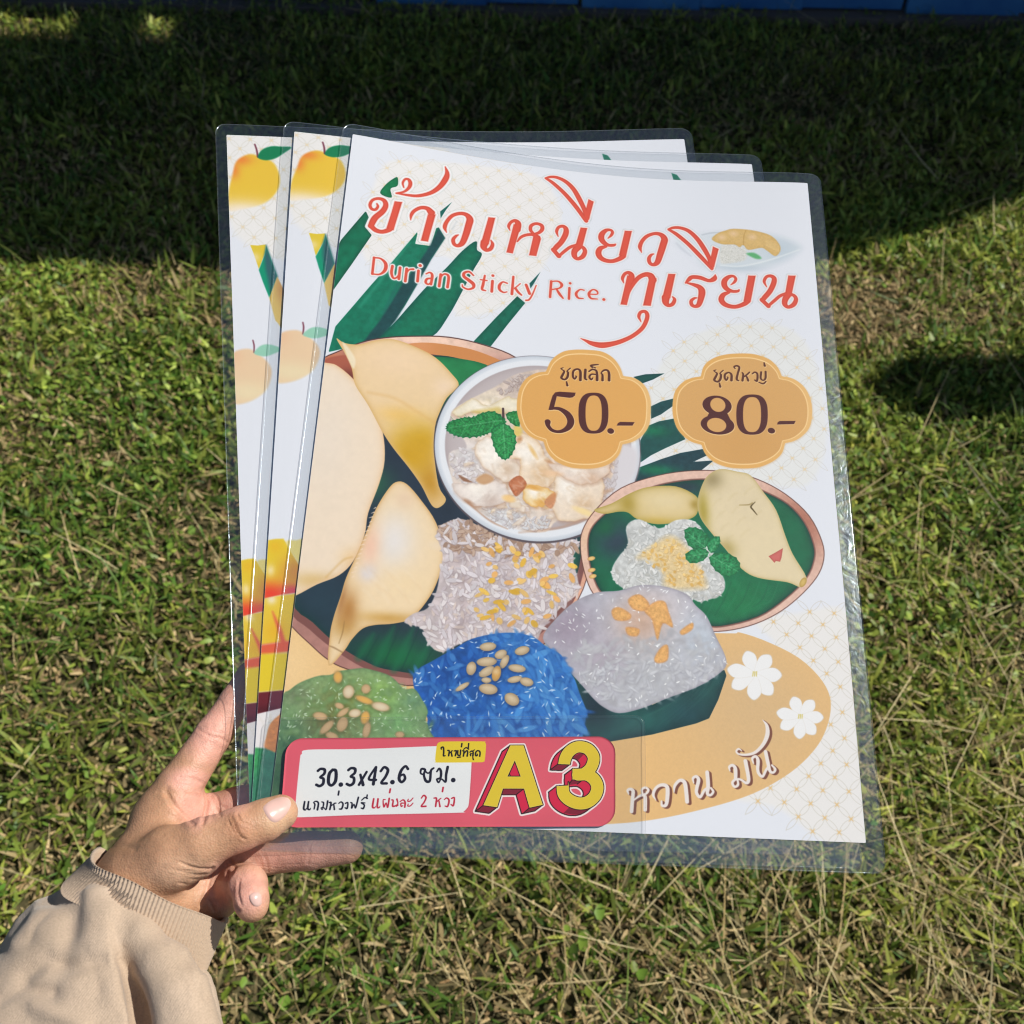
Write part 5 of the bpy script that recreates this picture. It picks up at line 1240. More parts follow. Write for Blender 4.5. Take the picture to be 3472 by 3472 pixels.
for cy, hz in ((2.9, 2.5), (6.7, 2.62)):
    V, F = box_vf((0, cy, hz), (7.3, 0, 0), (0, .04, 0), (0, 0, .05))
    mesh_obj('beam', V, F, [m_wood], awn)

# unseen plain building added behind the boards to block sky light under the awning
bld = empty('building', (0, 8.2, 0))
tag(bld, 'unseen plain grey building, added to block sky light behind the blue wall and awning', 'building')
V, F = box_vf((0, 8.4, 1.7), (9, 0, 0), (0, 1.2, 0), (0, 0, 1.7)); mesh_obj('wall', V, F, [m_conc], bld)
V, F = box_vf((0, 8.4, 3.5), (9.4, 0, 0), (0, 1.6, 0), (0, 0, .08)); mesh_obj('roof', V, F, [m_wood], bld)
V, F = box_vf((2.0, 7.18, 1.05), (.45, 0, 0), (0, .03, 0), (0, 0, 1.03)); mesh_obj('door', V, F, [m_wood], bld)

# an unseen small tree added right of the lawn so its low bough throws the shadow across the right of the picture
m_bark, nt, b = new_mat('bark'); b.inputs['Base Color'].default_value = (.11, .08, .055, 1); b.inputs['Roughness'].default_value = .95
bump_noise(nt, b, 60, .8, .006)


def tube(path, rad, n=9):
    path = np.asarray(path, float); V = []; F = []
    for i, p in enumerate(path):
        d = path[min(i + 1, len(path) - 1)] - path[max(i - 1, 0)]; d /= np.linalg.norm(d)
        a = np.cross(d, [.3, .1, 1.0] if abs(d[2]) < .9 else [1, 0, 0]); a /= np.linalg.norm(a); b2 = np.cross(d, a)
        for q in range(n):
            t = 2 * math.pi * q / n
            V.append(p + rad[i] * (1 + .1 * math.sin(3 * t + i)) * (a * math.cos(t) + b2 * math.sin(t)))
    for i in range(len(path) - 1):
        for q in range(n):
            F.append((i * n + q, i * n + (q + 1) % n, (i + 1) * n + (q + 1) % n, (i + 1) * n + q))
    F.append(tuple(range(n))[::-1]); F.append(tuple((len(path) - 1) * n + q for q in range(n)))
    return V, F


tr = empty('added_shadow_tree', (4.7, 1.8, 0))
tag(tr, 'unseen small broadleaf tree, added so its low bough shades the lawn to the right', 'tree')
V, F = tube([(4.7, 1.8, -.05), (4.72, 1.81, .5), (4.68, 1.83, 1.1), (4.75, 1.79, 1.8), (4.7, 1.75, 2.6)], [.08, .065, .055, .04, .02])
mesh_obj('trunk', V, F, [m_bark], tr)
V, F = tube([(4.68, 1.83, 1.1), (3.6, 1.77, 1.2), (2.8, 1.7, 1.22), (2.1, 1.66, 1.18)], [.035, .026, .018, .006], 7)
mesh_obj('bough', V, F, [m_bark], tr)
nl = 5200; Vl = []; Cl = []
bl = [(1.93 + .24 * i, 1.69 + .02 * i, 1.2, .17, .085 + .012 * min(i, 2), .06) for i in range(9)]
cl_ = [(4.7 + rng.normal(0, .45), 1.75 + rng.normal(0, .35), 2.5 + rng.normal(0, .35), .4, .35, .3) for _ in range(14)]
for i in range(nl):
    c_ = bl[rng.integers(9)] if i < 2400 else cl_[rng.integers(14)]
    v = rng.normal(0, 1, 3); v = v / np.linalg.norm(v) * rng.random() ** .35
    ce = np.array(c_[:3]) + v * np.array(c_[3:])
    d = rng.normal(0, 1, 3); d[2] *= .4; d /= np.linalg.norm(d)
    s_ = np.cross(d, [rng.normal(0, .4), rng.normal(0, .4), 1]); s_ /= np.linalg.norm(s_); L_ = rng.uniform(.03, .05)
    Vl += [ce - d * L_, ce + s_ * L_ * .5, ce + d * L_, ce - s_ * L_ * .5]
    Cl += [np.array([.07, .14, .03]) * rng.uniform(.6, 1.5)] * 4
mesh_obj('crown', Vl, np.arange(nl * 4).reshape(-1, 4), [m_leaf], tr, col=np.array(Cl))
# ------------------------------------------------------------------ laminated posters and the size card
def print_mat(name, im):
    m, nt, b = new_mat(name)
    t = nd(nt, 'ShaderNodeTexImage'); t.image = im; t.interpolation = 'Cubic'
    b.inputs['Roughness'].default_value = .6; b.inputs['Specular IOR Level'].default_value = .1
    nt.links.new(t.outputs['Color'], b.inputs['Base Color'])
    return m


def film_mat(name, fac=.10, haze=.035, rough=.06, bump=.0, tint=(1, 1, 1, 1)):
    m, nt, b = new_mat(name); nt.nodes.remove(b)
    tr = nd(nt, 'ShaderNodeBsdfTransparent'); tr.inputs[0].default_value = (.985, .99, .99, 1)
    gl = nd(nt, 'ShaderNodeBsdfGlossy'); gl.inputs['Roughness'].default_value = rough; gl.inputs['Color'].default_value = tint
    df = nd(nt, 'ShaderNodeBsdfDiffuse'); df.inputs[0].default_value = (.8, .82, .85, 1)
    m1 = nd(nt, 'ShaderNodeMixShader'); m1.inputs[0].default_value = haze
    fr = nd(nt, 'ShaderNodeLayerWeight'); pw = nd(nt, 'ShaderNodeMath'); pw.operation = 'POWER'; pw.inputs[1].default_value = 4.0
    nt.links.new(fr.outputs['Facing'], pw.inputs[0])
    ad = nd(nt, 'ShaderNodeMath'); ad.operation = 'MULTIPLY_ADD'; ad.inputs[1].default_value = .5; ad.inputs[2].default_value = fac
    m2 = nd(nt, 'ShaderNodeMixShader'); out = nt.nodes['Material Output']
    nt.links.new(tr.outputs[0], m1.inputs[1]); nt.links.new(df.outputs[0], m1.inputs[2])
    nt.links.new(pw.outputs[0], ad.inputs[0]); nt.links.new(ad.outputs[0], m2.inputs[0])
    nt.links.new(m1.outputs[0], m2.inputs[1]); nt.links.new(gl.outputs[0], m2.inputs[2]); nt.links.new(m2.outputs[0], out.inputs['Surface'])
    if bump:
        tc = nd(nt, 'ShaderNodeTexCoord'); nz = nd(nt, 'ShaderNodeTexNoise'); nz.inputs['Scale'].default_value = 95; nz.inputs['Detail'].default_value = 3; nz.inputs['Distortion'].default_value = 1.5
        bp = nd(nt, 'ShaderNodeBump'); bp.inputs['Strength'].default_value = bump; bp.inputs['Distance'].default_value = .0012
        nt.links.new(tc.outputs['Object'], nz.inputs['Vector']); nt.links.new(nz.outputs['Fac'], bp.inputs['Height']); nt.links.new(bp.outputs[0], gl.inputs['Normal'])
    return m


m_film = film_mat('clear laminate', .028, .004, .10)
m_margin = film_mat('wrinkled laminate margin', .105, .006, .16, bump=.16, tint=(.72, .87, 1.0, 1))
m_pouch = film_mat('clear card pouch', .035, .004, .08)
m_filmedge, nt, b = new_mat('laminate cut edge')  # pale edge colour stands in for the light the cut edges catch
b.inputs['Base Color'].default_value = (.72, .78, .82, 1); b.inputs['Roughness'].default_value = .4; b.inputs['Alpha'].default_value = .45; b.inputs['Specular IOR Level'].default_value = .1
m_back, nt, b = new_mat('blank paper back'); b.inputs['Base Color'].default_value = (.72, .74, .78, 1); b.inputs['Roughness'].default_value = .6


def roundrect(U, V, u0, u1, v0, v1, ru, rv):
    """pull the corners of a grid in to a rounded rectangle"""
    U = U.copy(); V = V.copy()
    for su, uc in ((-1, u0 + ru), (1, u1 - ru)):
        for sv, vc in ((-1, v0 + rv), (1, v1 - rv)):
            m = (su * (U - uc) > 0) & (sv * (V - vc) > 0)
            a = np.abs(U - uc) / ru; b_ = np.abs(V - vc) / rv
            mx_ = np.maximum(a, b_); L = np.hypot(a, b_) + 1e-9
            f = np.where(m, mx_ / L, 1)
            U = np.where(m, uc + (U - uc) * f, U); V = np.where(m, vc + (V - vc) * f, V)
    return U, V


def lines(a, b_, n, extra=()):
    g_ = np.linspace(a, b_, n)
    return np.unique(np.round(np.concatenate([g_, np.array(extra, float)]), 6))


def slab(name, sheet, u0, u1, v0, v1, nu, nv, ru, rv, z0, z1, mats, parent, inner=None, uv=False):
    """closed thin slab; face materials: 0 field (front), 1 margin, 2 rim"""
    ru_ = ru * np.array([.0, .13, .3, .5, .75, 1.0]); rv_ = rv * np.array([.0, .13, .3, .5, .75, 1.0])
    eu = list(u0 + ru_) + list(u1 - ru_); ev = list(v0 + rv_) + list(v1 - rv_)
    if inner: eu += [inner[0], inner[1]]; ev += [inner[2], inner[3]]
    us = lines(u0, u1, nu, eu); vs = lines(v0, v1, nv, ev)
    U, V = np.meshgrid(us, vs); Ur, Vr = roundrect(U, V, u0, u1, v0, v1, ru, rv)
    uvw = np.stack([Ur, Vr], -1).reshape(-1, 2)
    P0 = sheet.world(uvw, z0); P1 = sheet.world(uvw, z1)
    n = len(uvw); w = len(us); h = len(vs)
    ii = np.arange(n).reshape(h, w)
    q = np.stack([ii[:-1, :-1], ii[1:, :-1], ii[1:, 1:], ii[:-1, 1:]], -1).reshape(-1, 4)
    if inner:
        cu = ((U[:-1, :-1] + U[1:, 1:]) / 2).ravel(); cv = ((V[:-1, :-1] + V[1:, 1:]) / 2).ravel()
        mid = (cu > inner[0]) & (cu < inner[1]) & (cv > inner[2]) & (cv < inner[3])
        fm = np.where(mid, 0, 1)
    else:
        fm = np.zeros(len(q), int)
    ring = np.concatenate([ii[0, :-1], ii[:-1, -1], ii[-1, ::-1][:-1], ii[::-1, 0][:-1]])
    nxt = np.roll(ring, -1)
    sides = np.stack([ring, nxt, nxt + n, ring + n], 1)
    F = np.concatenate([q + n, q[:, ::-1], sides])
    back = np.zeros(len(q), int) if inner else np.full(len(q), min(1, len(mats) - 1))
    FM = np.concatenate([fm, back, np.full(len(sides), len(mats) - 1)])
    o = mesh_obj(name, np.concatenate([P0, P1]), F, mats, parent, uv=np.tile(np.stack([uvw[:, 0], 1 - uvw[:, 1]], 1), (2, 1)) if uv else None, fmat=FM, smooth=False)
    return o


def laminated(sheet, mprint, label, group, m=(.022, .031, .019, .036)):
    root = empty('laminated_poster', tuple(sheet.world(np.array([.5, .97]), -.0006)))
    tag(root, label, 'poster', group)
    slab('print_sheet', sheet, 0, 1, 0, 1, 40, 56, .002, .002, -.00008, .00008, [mprint, m_back, m_back], root, uv=True)
    slab('laminate_film', sheet, -m[0], 1 + m[1], -m[2], 1 + m[3], 40, 56, .022, .016, -.00028, .00028, [m_film, m_margin, m_filmedge], root, inner=(0, 1, 0, 1))
    return root


WHT = np.array([.84, .82, .79])
m_durian = print_mat('durian sticky rice print', paint_durian().image('durian_print', WHT))
m_mango = print_mat('mango sticky rice print', paint_mango().image('mango_print', WHT))
m_card = print_mat('size card print', paint_card().image('card_print', WHT))
GP = 'laminated posters fanned out in the hand'
laminated(S1, m_durian, 'front laminated poster of durian sticky rice with red lettering and prices 50 and 80', GP, (.022, .031, .019, .036))
laminated(S2, m_mango, 'middle laminated poster, its mango edge showing just left of the durian poster', GP, (.023, .022, .018, .036))
laminated(S3, m_mango, 'rearmost laminated poster, the leftmost strip with mangoes beside the grass', GP, (.024, .018, .018, .036))
card = empty('size_card', tuple(SL.world(np.array([.5, .9]), 0)))
tag(card, 'small laminated pink card reading A3 at the lower left of the posters', 'card')
slab('card', SL, 0, 1, 0, 1, 24, 10, .052, .19, -.0001, .0001, [m_card, m_back, m_back], card, uv=True)
slab('laminate_film', SL, -.066, 1.09, -.235, 1.26, 26, 14, .030, .10, -.0003, .0003, [m_film, m_pouch, m_filmedge], card, inner=(0, 1, 0, 1))
# ------------------------------------------------------------------ the hand and sleeve
KH = .6729


def hp(x, y, dz=0.0):
    """traced point of the hand, dz millimetres behind (+) or before (-) the poster's plane"""
    X = x * KH; Y = 2200 + y * KH
    return at(X, Y, plane_depth(X, Y) + dz / 1000.0)


def surface_nets(D, org, h):
    """closed quad mesh of the zero level of a sampled distance field"""
    S = D < 0
    nx, ny, nz = D.shape
    idx = -np.ones((nx - 1, ny - 1, nz - 1), np.int64)
    cs = np.zeros((nx - 1, ny - 1, nz - 1), np.int8)
    for a in (0, 1):
        for b_ in (0, 1):
            for c in (0, 1):
                cs += S[a:nx - 1 + a, b_:ny - 1 + b_, c:nz - 1 + c]
    act = (cs > 0) & (cs < 8)
    I = np.argwhere(act); idx[act] = np.arange(len(I))
    acc = np.zeros((len(I), 3)); cnt = np.zeros(len(I))
    corners = [(a, b_, c) for a in (0, 1) for b_ in (0, 1) for c in (0, 1)]
    for i in range(8):
        for j in range(i + 1, 8):
            p, q = np.array(corners[i]), np.array(corners[j])
            if np.abs(p - q).sum() != 1: continue
            d0 = D[tuple((I + p).T)]; d1 = D[tuple((I + q).T)]
            m = (d0 < 0) != (d1 < 0)
            t = np.where(m, d0 / np.where(m, d0 - d1, 1), 0)
            acc += np.where(m[:, None], p + (q - p) * t[:, None], 0); cnt += m
    V = (I + acc / cnt[:, None]) * h + org
    F = []
    for ax_ in range(3):
        o1, o2 = [(1, 2), (2, 0), (0, 1)][ax_]
        a = [slice(None)] * 3; b_ = [slice(None)] * 3
        a[ax_] = slice(0, -1); b_[ax_] = slice(1, None)
        s0, s1 = S[tuple(a)], S[tuple(b_)]
        E_ = np.argwhere(s0 != s1)
        E_ = E_[(E_[:, o1] > 0) & (E_[:, o2] > 0) & (E_[:, o1] < D.shape[o1] - 1) & (E_[:, o2] < D.shape[o2] - 1)]
        fl = s0[tuple(E_.T)]
        def ci(d1, d2):
            q = E_.copy(); q[:, o1] -= d1; q[:, o2] -= d2
            return idx[tuple(q.T)]
        Q = np.stack([ci(1, 1), ci(0, 1), ci(0, 0), ci(1, 0)], 1)
        Q = np.where(fl[:, None], Q, Q[:, ::-1])
        F.append(Q)
    return V, np.concatenate(F)


def smin(a, b_, k):
    h = np.clip(.5 + .5 * (b_ - a) / k, 0, 1)
    return b_ * (1 - h) + a * h - k * h * (1 - h)


class Field:
    def __init__(self, lo, hi, h):
        self.lo = np.asarray(lo, float); self.h = h
        n = np.ceil((np.asarray(hi) - self.lo) / h).astype(int) + 1
        g = [self.lo[i] + np.arange(n[i]) * h for i in range(3)]
        self.X, self.Y, self.Z = (a.astype(np.float32) for a in np.meshgrid(*g, indexing='ij'))
        self.D = np.full(self.X.shape, 1.0, np.float32)

    def cap(self, a, b_, ra, rb, sq=None):
        """rounded cone; sq=(axis, factor) flattens it along an axis"""
        a = np.asarray(a, float); b_ = np.asarray(b_, float); e = b_ - a; L = e @ e + 1e-12
        wx, wy, wz = self.X - a[0], self.Y - a[1], self.Z - a[2]
        t = np.clip((wx * e[0] + wy * e[1] + wz * e[2]) / L, 0, 1)
        dx, dy, dz = wx - e[0] * t, wy - e[1] * t, wz - e[2] * t
        if sq is not None:
            n, f = sq; c = dx * n[0] + dy * n[1] + dz * n[2]
            dx, dy, dz = dx + n[0] * c * (f - 1), dy + n[1] * c * (f - 1), dz + n[2] * c * (f - 1)
        return np.sqrt(dx * dx + dy * dy + dz * dz) - (ra + (rb - ra) * t)

    def chain(self, P, R, k=.0015, sq=None):
        d = None
        for i in range(len(P) - 1):
            c = self.cap(P[i], P[i + 1], R[i] / 1000, R[i + 1] / 1000, sq)
            d = c if d is None else smin(d, c, k)
        return d


def smooth_field(D, it=1):
    for _ in range(it):
        for ax_ in range(3):
            D = (np.roll(D, 1, ax_) + 2 * D + np.roll(D, -1, ax_)) / 4
    return D


def relax(V, F, it=2):
    n = len(V)
    for _ in range(it):
        A = np.zeros((n, 3)); C = np.zeros(n)
        for i in range(4):
            a, b_ = F[:, i], F[:, (i + 1) % 4]
            for s_, t_ in ((a, b_), (b_, a)):
                C += np.bincount(s_, minlength=n)
                for c in range(3): A[:, c] += np.bincount(s_, V[t_, c], n)
        V = .4 * V + .6 * A / C[:, None]
    return V


def vnormals(V, F):
    N = np.cross(V[F[:, 2]] - V[F[:, 0]], V[F[:, 3]] - V[F[:, 1]])
    A = np.zeros_like(V)
    for i in range(4):
        for c in range(3): A[:, c] += np.bincount(F[:, i], N[:, c], len(V))
    return A / (np.linalg.norm(A, axis=1)[:, None] + 1e-12)


def crop1(V):
    x, y, d = to_px(V)
    return x / KH, (y - 2200) / KH


def dline(x, y, P):
    P = np.asarray(P, float); d = np.full(x.shape, 1e9)
    for i in range(len(P) - 1):
        a, e = P[i], P[i + 1] - P[i]
        t = np.clip(((x - a[0]) * e[0] + (y - a[1]) * e[1]) / (e @ e), 0, 1)
        d = np.minimum(d, np.hypot(x - a[0] - e[0] * t, y - a[1] - e[1] * t))
    return d


# ---- hand
CN = PLN                                     # towards the camera, out of the poster
thumb = [hp(700, 1160, 0), hp(860, 1050, -6), hp(1010, 985, -11), hp(1215, 905, -12.5), hp(1330, 865, -11), hp(1412, 825, -9.2)]
index = [hp(800, 850, 14), hp(900, 700, 12), hp(1078, 430, 15), hp(1185, 265, 17), hp(1262, 125, 18)]
middle = [hp(900, 1000, 20), hp(1000, 860, 22), hp(1190, 790, 21), hp(1420, 720, 19), hp(1600, 690, 17)]
ring_ = [hp(960, 1080, 22), hp(1120, 1050, 22), hp(1345, 1036, 19), hp(1560, 1018, 16), hp(1748, 1000, 14)]
pinky = [hp(900, 1200, 18), hp(1090, 1265, 22), hp(1205, 1185, 9), hp(1250, 1188, -6), hp(1266, 1266, -12), hp(1272, 1300, -12)]
allp = np.array(thumb + index + middle + ring_ + pinky + [hp(560, 1480, 10)])
FH = Field(allp.min(0) - .026, allp.max(0) + .026, .00078)
d_th = FH.chain(thumb, [15, 13.6, 10.9, 9.3, 8.9, 8.0], .003)
d_th = smin(d_th, FH.cap(hp(900, 1060, -8), hp(1010, 1060, -6), .0105, .0075), .006)
d_in = FH.chain(index, [12, 10.6, 8.7, 7.6, 6.6], .002)
d_mi = FH.chain(middle, [13, 10.8, 8.6, 7.6, 6.8], .002)
d_ri = FH.chain(ring_, [12, 10, 9.2, 8.7, 7.6], .002)
d_pi = FH.chain(pinky, [11, 9, 8.6, 8.1, 7.2, 6.5], .003)
palm = FH.chain([hp(690, 1180, 10), hp(850, 860, 12)], [16.5, 14.5], sq=None)
palm = smin(palm, FH.chain([hp(700, 1190, 10), hp(960, 930, 21)], [16.5, 12]), .008)
palm = smin(palm, FH.chain([hp(720, 1230, 10), hp(1010, 1080, 21)], [16, 11]), .008)
palm = smin(palm, FH.chain([hp(760, 1300, 10), hp(1060, 1240, 19)], [15.5, 10.5]), .008)
palm = smin(palm, FH.chain([hp(450, 1560, 14), hp(700, 1200, 12)], [18, 16.5]), .012)
D = smin(palm, d_in, .006)
D = smin(D, smin(d_mi, d_ri, .0012), .005)
D = smin(D, d_pi, .004)
D = smin(D, d_th, .0055)
# hollow of the palm between thumb and fingers
hol = FH.cap(hp(1010, 800, -2), hp(960, 860, -4), .0068, .006)
D = -smin(-D, hol, .005)
V, F = surface_nets(D, FH.lo, FH.h)
V = relax(V, F, 4)
N = vnormals(V, F)
hx, hy = crop1(V)
facing = np.clip((N @ CN + .1) * 2, 0, 1)
disp = np.zeros(len(V))
for P, w, a in [
    ([(1000, 405), (1060, 440), (1110, 452), (1165, 480)], 7, .45), ([(1010, 390), (1075, 418), (1130, 425)], 5, .25), ([(1150, 250), (1190, 262), (1240, 290)], 6, .4), ([(1160, 236), (1215, 250)], 5, .25),
    ([(905, 650), (950, 655), (1000, 665), (1045, 690)], 7, .5), ([(930, 640), (985, 650)], 5, .25),
    ([(835, 715), (870, 780), (920, 830), (975, 880)], 12, 1.1), ([(850, 700), (900, 760), (950, 830), (1000, 870)], 9, .5), ([(800, 720), (850, 735), (880, 770)], 8, .4),
    ([(1030, 700), (1045, 770), (1035, 830), (1020, 880)], 9, 1.0), ([(1060, 740), (1085, 790), (1110, 840)], 8, .6), ([(1090, 755), (1105, 790), (1135, 800)], 6, .5), ([(940, 730), (1000, 745), (1020, 790)], 7, .3),
    ([(1165, 850), (1180, 880), (1195, 920), (1215, 950), (1240, 960)], 5, .8), ([(1195, 830), (1205, 860), (1230, 880), (1255, 885)], 5, .7), ([(1150, 860), (1165, 895), (1185, 935)], 5, .6), ([(1225, 840), (1240, 862), (1262, 870)], 5, .3), ([(1140, 900), (1160, 920)], 5, .25),
    ([(905, 1075), (960, 1098), (1010, 1108), (1070, 1108)], 6, .55), ([(930, 1130), (1000, 1140), (1050, 1135)], 5, .3), ([(960, 1160), (1010, 1160), (1050, 1150)], 5, .3), ([(860, 1110), (920, 1120), (980, 1118)], 5, .3), ([(900, 1180), (960, 1190), (1030, 1185)], 5, .3), ([(930, 1220), (980, 1225), (1020, 1215)], 5, .25),
    ([(1075, 1105), (1055, 1160), (1040, 1220), (1010, 1290)], 8, .9), ([(1040, 1240), (1065, 1290), (1080, 1320)], 6, .7), ([(1165, 1070), (1185, 1100), (1170, 1130), (1150, 1160)], 7, .8),
    ([(1150, 1130), (1140, 1190), (1155, 1250), (1205, 1320)], 7, .9), ([(1205, 1165), (1200, 1230), (1215, 1290)], 6, .5),
    ([(1330, 1040), (1345, 1080), (1350, 1120)], 6, .4), ([(1555, 1000), (1560, 1040), (1548, 1080)], 6, .35), ([(1310, 1050), (1320, 1090)], 5, .25),
    ([(560, 1000), (620, 990), (680, 1010)], 14, .3)]:
    d = dline(hx, hy, P)
    disp -= a * .001 * np.exp(-(d / w) ** 2) - .25 * a * .001 * np.exp(-((d - 2.2 * w) / (1.3 * w)) ** 2)
V = V + N * (disp * facing)[:, None]
# skin colour: paler and pinker on the palm and finger pads, browner on the back of thumb and wrist
tanc = np.array([.52, .29, .17]); pink = np.array([.72, .375, .29]); pal = np.array([.66, .42, .28]); brown = np.array([.33, .165, .085])
wp = np.zeros(len(V))
for cx, cy, rx, ry in [(1010, 790, 130, 120), (1100, 420, 180, 200), (1200, 240, 150, 170), (1130, 1190, 110, 130), (1250, 1220, 110, 130), (1500, 1040, 330, 100), (960, 660, 120, 70), (1180, 790, 90, 90)]:
    wp = np.maximum(wp, np.exp(-(((hx - cx) / rx) ** 2 + ((hy - cy) / ry) ** 2) ** 2))
thd = np.exp(-(dline(hx, hy, [(880, 1040), (1010, 985), (1215, 905), (1412, 825)]) / 95) ** 4)
wp = wp * (1 - thd * (hx > 1020))
C = tanc * (1 - wp[:, None]) + pink * wp[:, None]
wl = np.exp(-(((hx - 940) / 190) ** 2 + ((hy - 1150) / 110) ** 2) ** 1.5) * .6
C = C * (1 - wl[:, None]) + pal * wl[:, None]
wt = np.exp(-(((hx - 1400) / 90) ** 2 + ((hy - 860) / 70) ** 2) ** 1.5) * .75
C = C * (1 - wt[:, None]) + np.array([.66, .43, .27]) * wt[:, None]
for P, w, a in [([(1165, 850), (1185, 890), (1215, 950)], 24, .55), ([(560, 1000), (700, 1090), (760, 1010)], 60, .25), ([(1040, 700), (1040, 860)], 10, .25), ([(1150, 1130), (1145, 1220)], 12, .2)]:
    g_ = a * np.exp(-(dline(hx, hy, P) / w) ** 2); C = C * (1 - g_[:, None]) + brown * g_[:, None]
nzv = fbm(hx * .01, hy * .01, 4, 71)
C = C * (.84 + .32 * nzv)[:, None]
C[:, 1:] *= (1.0 - .10 * np.exp(-((hx - 1210) ** 2 + (hy - 900) ** 2) / 70 ** 2))[:, None]

m_skin, nt, b = new_mat('skin')
at_ = nd(nt, 'ShaderNodeAttribute'); at_.attribute_name = 'Col'
nt.links.new(at_.outputs['Color'], b.inputs['Base Color'])
b.inputs['Roughness'].default_value = .48; b.inputs['Specular IOR Level'].default_value = .35
b.inputs['Subsurface Weight'].default_value = .12; b.inputs['Subsurface Radius'].default_value = (1.0, .35, .2); b.inputs['Subsurface Scale'].default_value = .003
tc = nd(nt, 'ShaderNodeTexCoord'); vo = nd(nt, 'ShaderNodeTexVoronoi'); vo.inputs['Scale'].default_value = 1100; nz = nd(nt, 'ShaderNodeTexNoise'); nz.inputs['Scale'].default_value = 260; nz.inputs['Detail'].default_value = 6
bp = nd(nt, 'ShaderNodeBump'); bp.inputs['Strength'].default_value = .4; bp.inputs['Distance'].default_value = .0004
bp2 = nd(nt, 'ShaderNodeBump'); bp2.inputs['Strength'].default_value = .28; bp2.inputs['Distance'].default_value = .0008
nt.links.new(tc.outputs['Object'], vo.inputs['Vector']); nt.links.new(tc.outputs['Object'], nz.inputs['Vector'])
nt.links.new(vo.outputs['Distance'], bp.inputs['Height']); nt.links.new(nz.outputs['Fac'], bp2.inputs['Height']); nt.links.new(bp2.outputs[0], bp.inputs['Normal']); nt.links.new(bp.outputs[0], b.inputs['Normal'])

person = empty('person', tuple(hp(300, 1900, 30)))
tag(person, 'person holding the posters, left hand and forearm in a beige ribbed-cuff sweatshirt sleeve', 'person')
hand = mesh_obj('hand', V, F, [m_skin], person, col=C, smooth=True)
HB = BVHTree.FromPolygons(V.tolist(), F.tolist())


def nail(pts, name, h=.00045):
    """a thin nail plate lying on the finger: outline traced, projected onto the skin"""
    P = crom(pts, 4, True); c = P.mean(0)
    rings = [0, .35, .65, .88, 1.0]
    top = []; nP = len(P)
    def hit(q, e):
        X, Y = q[0] * KH, 2200 + q[1] * KH
        d = ray(X, Y); d = d / np.linalg.norm(d)
        h_, n_, _, _ = HB.ray_cast(Vector(CAM.tolist()), Vector(d.tolist()))
        if h_ is None: return None
        return np.array(h_) - d * e
    Vn = [hit(c, h * 1.8)]
    for r_ in rings[1:]:
        for p in P:
            q = hit(c + (p - c) * r_, h * (1.8 - r_ ** 2) if r_ < 1 else -.0003)
            Vn.append(q if q is not None else Vn[-1])
    Fn = [(0, 1 + j, 1 + (j + 1) % nP) for j in range(nP)]
    for k in range(len(rings) - 2):
        o_ = 1 + k * nP
        Fn += [(o_ + j, o_ + nP + j, o_ + nP + (j + 1) % nP, o_ + (j + 1) % nP) for j in range(nP)]
    return mesh_obj(name, Vn, Fn, [m_nail], person, smooth=True)


m_nail, nt, b = new_mat('finger nail')
b.inputs['Base Color'].default_value = (.70, .46, .40, 1); b.inputs['Roughness'].default_value = .28; b.inputs['Specular IOR Level'].default_value = .5; b.inputs['Coat Weight'].default_value = .3
nail([(1322, 800), (1348, 772), (1385, 752), (1425, 742), (1456, 750), (1470, 775), (1462, 805), (1440, 840), (1410, 868), (1385, 878), (1360, 868), (1338, 840)], 'thumb_nail')
nail([(1254, 1244), (1272, 1228), (1300, 1224), (1318, 1244), (1320, 1282), (1304, 1300), (1278, 1296), (1260, 1272)], 'little_finger_nail', .0004)

# ---- sleeve: baggy knit gathered behind a ribbed cuff
sl = [hp(640, 1350, 12), hp(430, 1560, 10), hp(230, 1900, 0), hp(120, 2200, -10)]
FS = Field(np.array([hp(-420, 1900, 60), hp(1250, 1500, 60), hp(-420, 2500, -60), hp(700, 1100, -60), hp(1250, 2500, -60), hp(500, 1050, 60)]).min(0) - .01,
           np.array([hp(-420, 1900, 60), hp(1250, 1500, 60), hp(-420, 2500, -60), hp(700, 1100, -60), hp(1250, 2500, -60), hp(500, 1050, 60)]).max(0) + .01, .0017)
D = FS.chain([hp(575, 1560, 14), hp(500, 1680, 14), hp(420, 1900, 10), hp(340, 2300, 2)], [28, 32, 39, 43], .01)
D = smin(D, FS.chain([hp(455, 1300, 4), hp(340, 1480, 4), hp(220, 1760, 4), hp(100, 2080, 0)], [10, 17, 24, 32], .008), .012)        # left bag
D = smin(D, FS.chain([hp(300, 1310, 16), hp(225, 1440, 18), hp(150, 1660, 18), hp(60, 1900, 12)], [10, 13, 17, 24], .006), .01)
D = smin(D, FS.chain([hp(440, 1310, -2), hp(455, 1420, -3), hp(470, 1580, -6), hp(500, 1740, -8), hp(540, 1940, -10), hp(560, 2250, -12)], [9, 13, 17, 20, 23, 26], .006), .012)    # plateau left of the fold
D = smin(D, FS.chain([hp(498, 1262, -8), hp(542, 1380, -14), hp(598, 1520, -18), hp(655, 1700, -21), hp(712, 1880, -24), hp(765, 2250, -27)], [7, 6.5, 6.5, 7, 8, 9], .004), .007)     # edge of the fold
D = smin(D, FS.chain([hp(425, 1232, 8), hp(530, 1305, -4), hp(640, 1420, -2), hp(770, 1590, 6), hp(870, 1710, 10)], [9, 8.5, 9, 9.5, 9], .006), .007)
D = smin(D, FS.chain([hp(850, 1620, 12), hp(925, 1770, 12), hp(960, 2000, 10)], [11, 13, 15], .006), .01)
